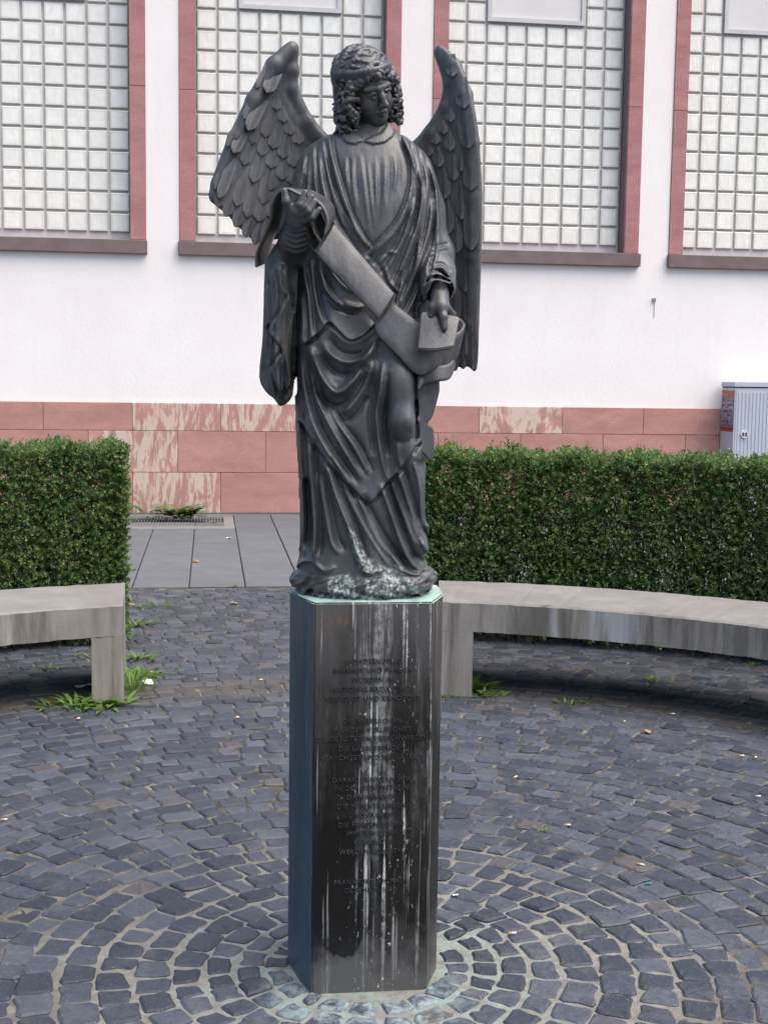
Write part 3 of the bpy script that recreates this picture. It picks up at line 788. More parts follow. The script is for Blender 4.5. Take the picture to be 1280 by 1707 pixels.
a_ = ip((xr - xl) / 2)[None, None, :]; cx_ = ip((xr + xl) / 2)[None, None, :]
bf = ip([l[3] for l in LV])[None, None, :]; bb = ip([l[4] for l in LV])[None, None, :]
Xg = vol.ax[0][:, None, None]; Yg = vol.ax[1][None, :, None] - YS; Zg = Z[None, None, :]
th = np.arctan2(Yg, (Xg - cx_))
fold = 1 + 0.035 * np.sin(th * 15 + 2.2 * np.sin(Zg * 3)) * np.clip(Yg / 0.06, 0, 1) * np.clip((2.0 - Zg) / 0.3, 0.25, 1)
b2_ = np.where(Yg < 0, bf, bb)
q_ = ((np.abs(Xg - cx_) / a_) ** 2.25 + (np.abs(Yg) / b2_) ** 2.25) ** (1 / 2.25)
d_ = (q_ / fold - 1) * np.minimum(a_, b2_)
ztop, zbt = zz_.max(), zz_.min()
d_ = np.maximum(d_, Zg - ztop); d_ = np.maximum(d_, zbt - 0.02 - Zg)
vol.d = d_.astype(np.float32); del d_, q_, th, fold
c = vol
# neck
c.cap(Q(613, 236, .005), Q(617, 196, -.002), .052, .046, .02)
# arms: picture-right arm hangs and bends forward; picture-left arm is raised
c.chain([Q(684, 283, .008), Q(706, 350, .005), Q(721, 422, -.02)], [.046, .047, .050], .03)
c.chain([Q(724, 425, -.02), Q(728, 455, -.09), Q(731, 478, -.135)], [.054, .046, .045], .02)
c.cap(Q(731, 478, -.14), Q(732, 488, -.175), .038, .035, .004, True)
c.chain([Q(530, 283, .008), Q(508, 350, .0), Q(489, 425, -.03)], [.046, .048, .050], .03)
c.chain([Q(484, 440, -.03), Q(490, 400, -.12), Q(496, 372, -.165)], [.046, .036, .030], .02)
# bent leg pushing through the cloth, and the hip
c.chain([Q(655, 560, -.085), Q(667, 640, -.128), Q(674, 700, -.156)], [.050, .046, .034], .04)
c.chain([Q(674, 704, -.150), Q(684, 800, -.10), Q(690, 900, -.09)], [.036, .040, .045], .035)
c.ell(Q(560, 560, -.08), (.085, .075, .11), .04)
# hanging sleeve at picture left
def slab(poly, y0, thick, slope=(0, 0, 0, 0), k=0.01, rnd=0.004, wave=None):
    """cloth panel: outline in pixels, depth y0 + slopes about (u0, v0), half thickness"""
    su, sv_, u0, v0 = slope
    us = [p[0] for p in poly]; vs_ = [p[1] for p in poly]
    A = np.array([Q(u, v, y0 + yy) for u in (min(us), max(us)) for v in (min(vs_), max(vs_)) for yy in (-.08, .08)])
    sl_, g = c.reg(A.min(0) - .03, A.max(0) + .03)
    x = g[0][:, 0, 0][:, None]; z = g[2][0, 0, :][None, :]
    yc = np.full((x.shape[0], z.shape[1]), YS + y0)
    for _ in range(3):
        u, v = proj(x, yc, z); yc = YS + y0 + su * (u - u0) + sv_ * (v - v0)
        if wave is not None: yc = yc + wave(u, v)
    pd = poly_sd(u, v, spline(poly + [poly[0]], 3)[:-1] if rnd else poly) * (YS / F)
    dy = np.abs(g[1] - yc[:, None, :]) - thick
    pd = pd[:, None, :] + rnd; dy = dy + rnd
    d = np.minimum(np.maximum(pd, dy), 0) + np.hypot(np.maximum(pd, 0), np.maximum(dy, 0)) - rnd
    c.put(sl_, d.astype(np.float32), k)
wv_ = lambda u, v: 0.013 * np.sin((u - 436) / 7.0 + (v - 450) * 0.008)
slab([(443, 440), (441, 520), (439, 570), (434, 628), (445, 653), (458, 664), (470, 677), (488, 656), (492, 600), (500, 520), (505, 450), (495, 405), (465, 405)], -.055, .036, (.0004, .00012, 460, 550), .008, .006, wv_)
slab([(452, 440), (447, 500), (449, 552), (455, 572), (457, 592), (453, 621), (468, 648), (486, 640), (494, 560), (486, 490), (478, 440)], -.092, .022, (-.0003, .0001, 460, 550), .004, .005, wv_)
# scroll-side hanging cloth at picture right
slab([(694, 640), (732, 636), (722, 690), (712, 706), (722, 715), (723, 760), (716, 768), (700, 745), (696, 700)], -.105, .022, (.0012, 0, 710, 680), .006, .005)
slab([(690, 600), (716, 596), (752, 606), (748, 628), (735, 634), (704, 642), (692, 668)], -.125, .018, (.0009, -.0004, 712, 620), .006, .004)
# rocky plinth the figure stands on
c.ell(Q(604, 980, .0), (.178, .150, .046), .015)
for (uu, vv, yy, rr_) in ((510, 966, -.06, .030), (560, 974, -.115, .028), (600, 975, -.13, .028), (640, 977, -.13, .029), (688, 973, -.105, .028), (703, 962, -.06, .028), (508, 964, .03, .034), (704, 960, .04, .034)):
    c.ell(Q(uu, vv, yy), (rr_ * 1.25, rr_ * 1.1, rr_ * 0.85), .012)
# relief of folds
Xs = vol.ax[0][:, None]; Zs = Z[None, :]
inside = vol.d < 0
has = inside.any(1); yi = np.argmax(inside, axis=1)
ysf = np.where(has, vol.ax[1][yi], YS - 0.10); del inside
U, V = proj(Xs, ysf, Zs)
rl = Relief(U, V)
# collar
rl.plateau([(566, 210), (569, 228), (577, 238), (592, 241), (606, 235), (600, 226), (590, 219), (584, 208)], .0065, 1.5)
rl.plateau([(607, 236), (622, 241), (641, 238), (655, 227), (660, 211), (646, 208), (636, 222), (620, 228)], .0065, 1.5)
# borders of the mantle
rl.lip([(551, 222), (556, 258), (565, 292), (584, 352), (603, 390), (620, 414)], 9, .010, 1)
rl.ridge([(547, 226), (551, 258), (559, 292), (577, 352), (598, 392), (617, 416)], 4, .005)
rl.lip([(668, 226), (681, 262), (685, 292), (680, 328), (664, 366), (643, 393), (612, 424)], 9, .011, -1)
rl.ridge([(671, 226), (686, 262), (691, 295), (686, 330), (670, 370), (648, 399), (616, 428)], 4, .005)
rl.ridge([(616, 428), (600, 440), (585, 448)], 6, .006)
# tunic pleats inside the V
for p in ([(588, 262), (588, 300), (594, 350)], [(600, 255), (606, 300), (616, 390)], [(612, 270), (617, 320), (622, 380)], [(626, 262), (627, 310), (625, 372)], [(642, 258), (642, 300), (640, 345)], [(576, 262), (577, 290), (580, 315)], [(656, 255), (660, 285), (658, 320)]):
    rl.ridge(p, 3.8, .0042, .45); rl.crease([(a + 6, b) for a, b in p], 2.6, .0030, .45)
# shoulder folds, left
for p, w, h in (([(515, 262), (512, 320), (520, 380), (545, 420)], 5, .006), ([(530, 250), (538, 310), (556, 370), (590, 420)], 5, .007), ([(500, 290), (497, 340), (497, 385)], 5, .006), ([(541, 260), (552, 320), (574, 380)], 3.5, .004)):
    rl.ridge(p, w, h); rl.crease([(a + 8, b) for a, b in p], 4, .004)
# diagonal mantle folds on the right
for p, w, h in (([(708, 300), (700, 360), (680, 420), (655, 480)], 6, .008), ([(724, 318), (716, 380), (700, 430), (676, 500)], 6, .009), ([(733, 350), (727, 400), (712, 440), (690, 500), (664, 540)], 5, .008), ([(690, 330), (680, 380), (655, 430), (636, 462)], 6, .008), ([(698, 280), (704, 330), (694, 390)], 4, .005),
                 ([(662, 420), (644, 424), (630, 440)], 4, .006), ([(676, 450), (668, 480), (660, 505)], 3, .004), ([(716, 445), (704, 490), (698, 530)], 5, .008)):
    rl.ridge(p, w, h); rl.crease([(a - 8, b + 2) for a, b in p], 4.5, .006)
for p, w, h in (([(700, 246), (712, 300), (708, 360), (696, 420), (676, 470)], 4, .006), ([(712, 262), (727, 320), (728, 370), (722, 410)], 4, .006), ([(688, 238), (698, 270), (702, 310)], 3.5, .005), ([(676, 232), (690, 268), (695, 300), (690, 345), (668, 392)], 3, .005), ([(735, 380), (724, 440), (708, 500), (690, 560)], 4, .006), ([(672, 470), (660, 520), (668, 560)], 4, .005),
                 ([(640, 440), (650, 470), (668, 490)], 3, .004), ([(700, 400), (690, 450), (668, 505)], 3, .005)):
    rl.ridge(p, w, h); rl.crease([(a - 6, b + 2) for a, b in p], 3.2, .005)
for p, w, h in (([(522, 242), (524, 290), (534, 350), (556, 400)], 3.5, .005), ([(508, 256), (504, 310), (506, 360), (514, 400)], 4, .006), ([(536, 232), (545, 280), (560, 330), (586, 385)], 3, .004), ([(560, 420), (590, 450), (612, 462)], 4, .005), ([(540, 430), (566, 470), (600, 492)], 4, .006)):
    rl.ridge(p, w, h); rl.crease([(a + 6, b) for a, b in p], 3.2, .005)
# sleeve rings of the right arm
for p in ([(716, 428), (728, 417), (748, 412)], [(722, 448), (738, 446), (752, 462)], [(712, 462), (730, 456), (748, 470)], [(706, 482), (722, 470), (750, 476)]):
    rl.ridge(p, 3.4, .0065); rl.crease([(a, b - 6) for a, b in p], 3.2, .005)
rl.lip([(708, 505), (712, 490), (728, 483), (748, 487)], 8, .007, -1)
# rings on the raised forearm
for k in range(6):
    v0 = 372 + k * 9; rl.ridge([(474, v0 - 3), (492, v0 + 5), (516, v0)], 2.6, .0035)
# hanging sleeve pleats
for p, w, h in (([(450, 450), (452, 520), (447, 600), (452, 640)], 4, .006), ([(464, 440), (470, 480), (484, 495)], 4, .006), ([(462, 570), (462, 610), (468, 655)], 4, .006), ([(478, 500), (476, 560), (480, 630)], 4, .006)):
    rl.ridge(p, w, h); rl.crease([(a + 7, b) for a, b in p], 3.2, .006)
rl.lip([(484, 490), (466, 522), (449, 552), (462, 569), (470, 587), (458, 606), (453, 621), (468, 652)], 8, .009, -1)
for p in ([(444, 460), (445, 540), (440, 620)], [(456, 450), (460, 500), (456, 540)], [(474, 450), (480, 490), (484, 520)], [(484, 530), (480, 590), (484, 645)], [(470, 600), (466, 630), (472, 662)]):
    rl.ridge(p, 3, .006); rl.crease([(a + 5, b) for a, b in p], 2.6, .007)
rl.crease([(500, 440), (497, 520), (492, 600), (490, 660)], 6, .012, .05)
# torso left of the scroll: falls from the arm
for p, w, h in (([(506, 440), (514, 500), (520, 570)], 5, .008), ([(518, 430), (524, 490), (535, 530), (548, 548)], 5, .008), ([(530, 440), (548, 490), (575, 515)], 5, .006), ([(500, 480), (505, 540), (503, 580)], 4, .006)):
    rl.ridge(p, w, h); rl.crease([(a + 8, b) for a, b in p], 4.5, .007)
# swags of the mantle below the scroll
rl.ridge([(535, 470), (560, 500), (592, 512), (612, 508)], 6, .009); rl.crease([(540, 488), (566, 514), (600, 522)], 5, .008)
rl.lip([(503, 578), (516, 568), (538, 548), (548, 537), (560, 546), (582, 566), (604, 560), (626, 540)], 12, .012, -1)
rl.ridge([(545, 542), (562, 556), (582, 570), (606, 562), (628, 546)], 6, .008)
rl.crease([(548, 562), (568, 586), (600, 590), (622, 570)], 6, .010)
rl.ridge([(536, 566), (552, 592), (580, 604), (610, 592), (630, 560)], 7, .011)
rl.crease([(536, 590), (556, 618), (584, 624), (612, 606)], 7, .012)
rl.ridge([(516, 572), (528, 612), (546, 642), (563, 654), (586, 638), (606, 606), (626, 572)], 9, .020, .1)
rl.crease([(520, 640), (542, 668), (565, 676), (590, 660), (612, 620)], 7, .014)
rl.ridge([(574, 690), (590, 668), (608, 640), (624, 600)], 8, .014, .12)
rl.crease([(575, 706), (596, 690), (614, 660)], 6, .010)
# long falls at the left hip
for p, w, h in (([(500, 590), (508, 650), (520, 700), (545, 750), (590, 812)], 6, .010), ([(510, 590), (524, 650), (545, 700), (580, 760), (604, 800)], 6, .011), ([(494, 670), (500, 760), (506, 850), (507, 930)], 5, .008), ([(540, 670), (560, 705), (590, 745), (612, 790)], 6, .008)):
    rl.ridge(p, w, h); rl.crease([(a + 10, b - 2) for a, b in p], 5.5, .009)
# ridge beside the thigh, folds behind the knee
rl.ridge([(638, 600), (634, 650), (627, 694), (636, 762), (646, 802)], 5, .013); rl.crease([(648, 620), (645, 670), (640, 710), (648, 760)], 5, .012); rl.crease([(622, 620), (616, 690), (622, 760)], 6, .010)
rl.crease([(694, 600), (692, 660), (694, 720), (690, 760)], 5, .012)
rl.crease([(652, 730), (672, 738), (692, 728)], 7, .005)
rl.ridge([(662, 736), (664, 762), (670, 782)], 5, .006)
# lower hem of the mantle
rl.lip([(500, 700), (524, 738), (551, 775), (576, 803), (600, 826), (617, 841)], 14, .012, -1)
rl.lip([(617, 841), (639, 812), (667, 781), (689, 750), (700, 735)], 14, .012, -1)
# tunic folds down to the feet
for p, w, h in (([(514, 735), (520, 820), (524, 881), (522, 935)], 5, .012), ([(542, 765), (562, 830), (583, 881), (600, 930), (612, 952)], 6, .016), ([(594, 826), (616, 872), (640, 912), (672, 948)], 6, .016), ([(634, 805), (650, 850), (676, 922), (702, 953)], 5.5, .014), ([(662, 782), (678, 835), (694, 885), (719, 930)], 5, .011), ([(530, 790), (542, 850), (552, 900), (566, 925)], 5, .008), ([(690, 770), (700, 820), (702, 880)], 4, .008), ([(500, 800), (504, 870), (500, 920)], 4, .008), ([(570, 810), (596, 860), (622, 905), (650, 945)], 4, .005), ([(650, 800), (672, 860), (692, 910)], 4, .005)):
    rl.ridge(p, w, h, .1); rl.crease([(a + 11, b - 4) for a, b in p], 6, .011, .1)
for p in ([(490, 944), (506, 934), (523, 935)], [(523, 935), (540, 950), (560, 944)], [(600, 948), (616, 955), (640, 948)], [(664, 948), (690, 956), (704, 952)], [(704, 952), (714, 940), (722, 944)]):
    rl.ridge(p, 4, .008)
wf_ = np.clip(1.6 - (vol.ax[1][None, :, None] - ysf[:, None, :]) / 0.05, 0, 1).astype(np.float32)
rock = np.clip((0.066 - (Zs - ZP)) / 0.02, 0, 1)
hh = rl.h * (1 - rock) + rock * (0.003 * np.sin(U / 6.1 + 1.7 * np.sin(V / 5)) * np.sin(V / 4.3 + U / 17) + 0.0014 * np.sin(U / 2.9 + V / 3.7))
vol.d -= hh[:, None, :].astype(np.float32) * wf_; del wf_
pts, qd = vol.mesh()
fig = bigmesh('robed_figure', pts - SO, qd, M['bronze'], st, True)
pu, pv = proj(pts[:, 0], pts[:, 1], pts[:, 2])
pat = np.zeros(len(pts))
for poly, w in (([(546, 962), (580, 956), (592, 972), (590, 996), (548, 996)], 1.0), ([(610, 966), (640, 958), (668, 962), (676, 985), (668, 1000), (612, 1000)], 1.0), ([(580, 880), (588, 884), (612, 925), (636, 945), (664, 952), (658, 962), (628, 962), (600, 945), (588, 915)], 0.85), ([(668, 955), (690, 965), (698, 985), (690, 998), (680, 975)], .9), ([(655, 940), (672, 945), (668, 955)], .8), ([(488, 990), (724, 996), (724, 1010), (488, 1006)], .8)):
    pat = np.maximum(pat, w * np.clip(0.5 - poly_sd(pu, pv, poly) / 5, 0, 1) * (pts[:, 1] < YS))
attr(fig, 'patina', pat)
print('figure', len(pts))

# ---- head, sculpted upright then tilted
hd = Vol((-.10, -.14, -.13), (.10, .13, .14), 0.0021)
c = hd
c.ell((0, .012, .030), (.066, .082, .074), .01)
c.ell((0, -.026, -.030), (.050, .052, .066), .03)
c.ell((0, -.052, -.078), (.024, .022, .020), .025)
for s_ in (-1, 1):
    c.ell((s_ * .030, -.050, -.034), (.021, .020, .024), .018)
    c.cap((s_ * .010, -.079, .017), (s_ * .040, -.064, .016), .0075, .0055, .012)
    c.ell((s_ * .0235, -.086, -.002), (.0135, .012, .0095), .008, True)
    c.ell((s_ * .0235, -.0655, -.002), (.0125, .0110, .0105), .002)
    c.chain([(s_ * .0095, -.0745, -.002), (s_ * .017, -.0785, .0045), (s_ * .026, -.0775, .0055), (s_ * .0365, -.067, .000)], [.0022, .0030, .0030, .0022], .002)
    c.chain([(s_ * .0105, -.0740, -.004), (s_ * .020, -.0770, -.0105), (s_ * .034, -.068, -.005)], [.0018, .0024, .0018], .003)
    c.ell((s_ * .0085, -.0905, -.031), (.0070, .0080, .0062), .005)
c.chain([(0, -.078, .014), (0, -.088, -.008), (0, -.1015, -.029)], [.0062, .0072, .0088], .010)
c.chain([(-.0175, -.0735, -.0525), (-.007, -.0835, -.0495), (0, -.0840, -.0510), (.007, -.0835, -.0495), (.0175, -.0735, -.0525)], [.0022, .0042, .0038, .0042, .0022], .003)
c.chain([(-.0150, -.0730, -.0565), (0, -.0820, -.0605), (.0150, -.0730, -.0565)], [.0026, .0052, .0026], .004)
c.chain([(-.018, -.0800, -.0545), (0, -.0905, -.0550), (.018, -.0800, -.0545)], [.0010, .0014, .0010], .002, True)
c.cap((0, .0, -.06), (0, .01, -.128), .045, .050, .02)
face_p, face_q = hd.mesh()
hr = Vol((-.135, -.14, -.145), (.135, .15, .155), 0.0024)
c = hr
c.ell((0, .020, .038), (.077, .092, .077), .01)
c.ell((0, .050, -.025), (.076, .062, .075), .03)
c.ell((0, -.075, -.030), (.053, .085, .086), .006, True)       # opening for the face
rh = np.random.default_rng(5)
# wavy locks combed from a middle parting down to a plain circlet
for s_ in (-1, 1):
    for k in range(17):
        f0 = -1.25 + 3.3 * k / 16 + rh.normal(0, .03)             # start along the parting, front (-) to back (+)
        prs = []
        for t in np.linspace(0.0, 1.0, 11):
            al = s_ * (0.05 + 1.42 * t); be = f0 * (1 - .25 * t) + .10 * math.sin(t * 10 + k * 2.1) + .25 * t
            x = math.sin(al); y = math.cos(al) * math.sin(be); z = math.cos(al) * math.cos(be)
            gr = 1 + .012 * math.sin(t * 9 + k)
            prs.append((.0790 * x * gr, .020 + .0935 * y * gr, .038 + .0775 * z * gr))
        c.chain(prs, [.0048 + .0018 * math.sin(k * 1.7 + q * .9) for q in range(11)], .0045)
for k in range(40):
    a0_, a1_ = [-math.pi + 2 * math.pi * (k + i) / 40 for i in (0, 1)]
    f_ = lambda a, dz: (.0772 * math.sin(a), .018 - .0915 * math.cos(a), .050 + dz + .012 * math.cos(a))
    for dz in (-.008, -.003, .003, .008): c.cap(f_(a0_, dz), f_(a1_, dz), .0042, .0042, .008)
# curls: a fringe round the face, and thick masses at the sides
def curl(p, size):
    p = np.array(p, float); n = rh.normal(0, 1, 3); n[1] -= .8; n /= np.linalg.norm(n)
    a = np.cross(n, (0.2, 0.3, 1)); a /= np.linalg.norm(a); b = np.cross(n, a); pr = []
    t0 = rh.uniform(0, 6)
    for t in np.linspace(0, 1, 9):
        rad_ = size * (1.15 - .85 * t); an = t0 + t * 9.0; pr.append(p + rad_ * (a * math.cos(an) + b * math.sin(an)) + n * size * .6 * t)
    c.chain(pr, [size * .42] * 9, .0012)
for k in range(21):
    a = -1.2 + 2.4 * k / 20
    for lay in range(2):
        curl((.067 * math.sin(a) + rh.normal(0, .002), -.089 + .048 * abs(math.sin(a)) - lay * .001 + rh.normal(0, .002), .028 + .022 * math.cos(a) + lay * .010 - .016 * abs(math.sin(a))), rh.uniform(.0060, .0076))
for s_ in (-1, 1):
    c.chain([(s_ * .064, -.030, .03), (s_ * .080, -.012, -.035), (s_ * (.086 if s_ < 0 else .072), -.006, -.090)], [.018, .028, .026], .006)
    for k in range(130):
        t = k / 129; z = .038 - .150 * t
        wd_ = .022 + .016 * math.sin(min(t * 1.1, 1) * math.pi * .75); an = rh.uniform(-2.6, .9) if s_ > 0 else math.pi - rh.uniform(-2.6, .9)
        cxc = s_ * (.064 + (.026 if s_ < 0 else .006) * t); cyc = -.022 + .014 * t
        curl((cxc + wd_ * math.cos(an) * .85, cyc + wd_ * math.sin(an), z + rh.normal(0, .004)), rh.uniform(.0058, .0082))
for k in range(70):
    a = 2.0 + 2.3 * rh.random(); curl((.080 * math.sin(a), .026 - .078 * math.cos(a), rh.uniform(-.115, -.02)), rh.uniform(.0075, .010))
hair_p, hair_q = hr.mesh()
HR = (Matrix.Rotation(R(19), 3, 'Y') @ Matrix.Rotation(R(20), 3, 'Z') @ Matrix.Rotation(R(14), 3, 'X'))
HR = np.array(Matrix.Rotation(R(-22), 3, 'Y') @ Matrix.Rotation(R(27), 3, 'Z') @ Matrix.Rotation(R(31), 3, 'X'))
HC = Q(610, 148, -.045); HS = 0.90
def hplace(p): return (p * HS) @ HR.T + HC - SO
head = bigmesh('head', hplace(face_p), face_q, M['bronze'], st, True)
bigmesh('curly_hair', hplace(hair_p), hair_q, M['bronze'], head, True)

# ---- hands
hv = Vol(Q(715, 560, -.26) + np.array([-.03, 0, -.02]), Q(760, 480, -.10) + np.array([.03, 0, .03]), 0.0022); c = hv
c.chain([Q(731, 474, -.125), Q(732, 492, -.155), Q(735, 512, -.185)], [.025, .023, .022], .01)
c.chain([Q(735, 510, -.188), Q(739, 528, -.203), Q(741, 547, -.208)], [.013, .0105, .0078], .006)      # index finger on the book
c.chain([Q(727, 500, -.170), Q(721, 512, -.186), Q(718, 526, -.188)], [.013, .0105, .008], .008)       # thumb behind its edge
for du, y_ in ((4, -.158), (10, -.152), (16, -.146)):
    c.chain([Q(736 + du * .3, 508, -.172), Q(737 + du, 524, y_ + .006), Q(738 + du, 546, y_ + .004)], [.012, .0098, .0075], .006)
p_, q2 = hv.mesh(); bigmesh('hand', p_ - SO, q2, M['bronze'], st, True)
hv = Vol(Q(462, 395, -.27) + np.array([-.02, 0, -.02]), Q(545, 308, -.10) + np.array([.02, 0, .03]), 0.0020); c = hv
c.chain([Q(494, 385, -.150), Q(495, 368, -.178), Q(496, 353, -.195)], [.027, .025, .022], .01)
c.ell(Q(497, 350, -.197), (.026, .017, .020), .01)
for ch in ([(490, 348, -.200), (500, 341, -.216), (509, 321, -.214)], [(497, 353, -.203), (509, 345, -.221), (519, 328, -.218)], [(502, 360, -.203), (515, 352, -.221), (525, 336, -.217)], [(506, 367, -.200), (520, 362, -.215), (532, 349, -.212)]):
    q3 = [Q(*x) for x in ch]; c.chain([q3[0], q3[1], q3[2]], [.0110, .0102, .0076], .0025)
q3 = [Q(*x) for x in ((485, 350, -.195), (477, 335, -.212), (474, 318, -.214))]; c.chain(q3, [.013, .0105, .0082], .006)
p_, q2 = hv.mesh(); bigmesh('hand', p_ - SO, q2, M['bronze'], st, True)

# ---- scroll: one long ribbon
def ribbon(name, pairs, thick, n=6, parent=st, mat=None, across=6, sag=0.0):
    A = spline([Q(*a) for a, b in pairs], n); B = spline([Q(*b) for a, b in pairs], n)
    m = len(A); V_, F_ = [], []
    rows = []
    for i in range(m):
        rows.append([A[i] + (B[i] - A[i]) * t + np.array([0, -sag * 4 * t * (1 - t), 0]) for t in np.linspace(0, 1, across)])
    rows = np.array(rows)
    du = np.gradient(rows, axis=0); dv = np.gradient(rows, axis=1); nr = np.cross(du, dv); nr /= np.maximum(np.linalg.norm(nr, axis=2, keepdims=True), 1e-9)
    f, b = rows + nr * thick / 2, rows - nr * thick / 2
    V_ = np.concatenate([f.reshape(-1, 3), b.reshape(-1, 3)]) - SO; N = m * across
    for i in range(m - 1):
        for j in range(across - 1):
            k = i * across + j
            F_.append((k, k + 1, k + across + 1, k + across)); F_.append((N + k, N + k + across, N + k + across + 1, N + k + 1))
    for i in range(m - 1):
        for j in (0, across - 1):
            k = i * across + j; F_.append((k, k + across, N + k + across, N + k))
    for i in (0, m - 1):
        for j in range(across - 1):
            k = i * across + j; F_.append((k, k + 1, N + k + 1, N + k))
    o = mesh(name, V_, F_, mat or M['bronze'], parent, False); fixn(o)
    bm = bmesh.new(); bm.from_mesh(o.data)
    bmesh.ops.bevel(bm, geom=[e for e in bm.edges if len(e.link_faces) == 2 and e.calc_face_angle(0) > 0.9], offset=thick * 0.3, segments=1, affect='EDGES')
    for fc in bm.faces: fc.smooth = True
    bm.to_mesh(o.data); bm.free()
    return o
ribbon('scroll', [((427, 446, -.09), (446, 437, .0)), ((428, 424, -.10), (452, 405, .0)), ((440, 393, -.14), (462, 380, -.03)), ((451, 365, -.165), (470, 352, -.055)), ((453, 340, -.19), (474, 330, -.075)),
                  ((463, 322, -.20), (484, 316, -.085)), ((478, 315, -.212), (498, 318, -.10)), ((500, 325, -.214), (514, 318, -.12)), ((520, 330, -.214), (530, 324, -.13)), ((538, 348, -.214), (551, 338, -.142)),
                  ((545, 370, -.214), (557, 352, -.15)), ((541, 392, -.212), (557, 366, -.155))], .008, 6, st)
ribbon('scroll', [((526, 420, -.206), (556, 372, -.170)), ((532, 428, -.206), (562, 380, -.171)), ((580, 480, -.212), (608, 433, -.180)), ((622, 523, -.214), (648, 480, -.184)), ((631, 533, -.210), (658, 491, -.182))], .010, 6, st, sag=.004)
ribbon('scroll', [((634, 524, -.180), (654, 492, -.152)), ((626, 552, -.176), (660, 508, -.150)), ((660, 590, -.176), (690, 532, -.150)), ((695, 624, -.172), (722, 560, -.146)), ((722, 618, -.150), (746, 560, -.130)), ((748, 612, -.115), (766, 552, -.105)), ((762, 590, -.075), (773, 540, -.075)), ((762, 575, -.02), (766, 530, -.02))], .009, 6, st)
ribbon('scroll', [((702, 641, -.150), (694, 614, -.145)), ((728, 636, -.155), (722, 610, -.145)), ((748, 632, -.135), (748, 606, -.125)), ((756, 612, -.09), (758, 588, -.09))], .009, 6, st)
# book / tablet under the finger
bq = [Q(703, 519, -.185), Q(766, 528, -.178), Q(756, 577, -.222), Q(697, 581, -.222)]
nb_ = np.cross(bq[1] - bq[0], bq[3] - bq[0]); nb_ /= np.linalg.norm(nb_)
if nb_[1] < 0: nb_ = -nb_
rows = []
for t in np.linspace(0, 1, 7):
    a = bq[0] + (bq[3] - bq[0]) * t; b = bq[1] + (bq[2] - bq[1]) * t
    rows.append([a + (b - a) * s_ - nb_ * 0.004 * 4 * s_ * (1 - s_) + np.array([0, 0, -.006 * 4 * s_ * (1 - s_) * t]) for s_ in np.linspace(0, 1, 7)])
rows = np.array(rows); N = 49
V_ = np.concatenate([rows.reshape(-1, 3), (rows + nb_ * .022).reshape(-1, 3)]) - SO; F_ = []
for i in range(6):
    for j in range(6):
        k = i * 7 + j; F_ += [(k, k + 1, k + 8, k + 7), (N + k, N + k + 7, N + k + 8, N + k + 1)]
for i in range(6):
    for a, b in ((i, i + 1), (42 + i, 43 + i), (i * 7, i * 7 + 7), (i * 7 + 6, i * 7 + 13)): F_.append((a, b, N + b, N + a))
bk = mesh('book', V_, F_, M['bronze'], st); fixn(bk)
bm = bmesh.new(); bm.from_mesh(bk.data); bmesh.ops.bevel(bm, geom=[e for e in bm.edges if e.calc_face_angle(0) > 0.9], offset=.003, segments=2, affect='EDGES'); bm.to_mesh(bk.data); bm.free()

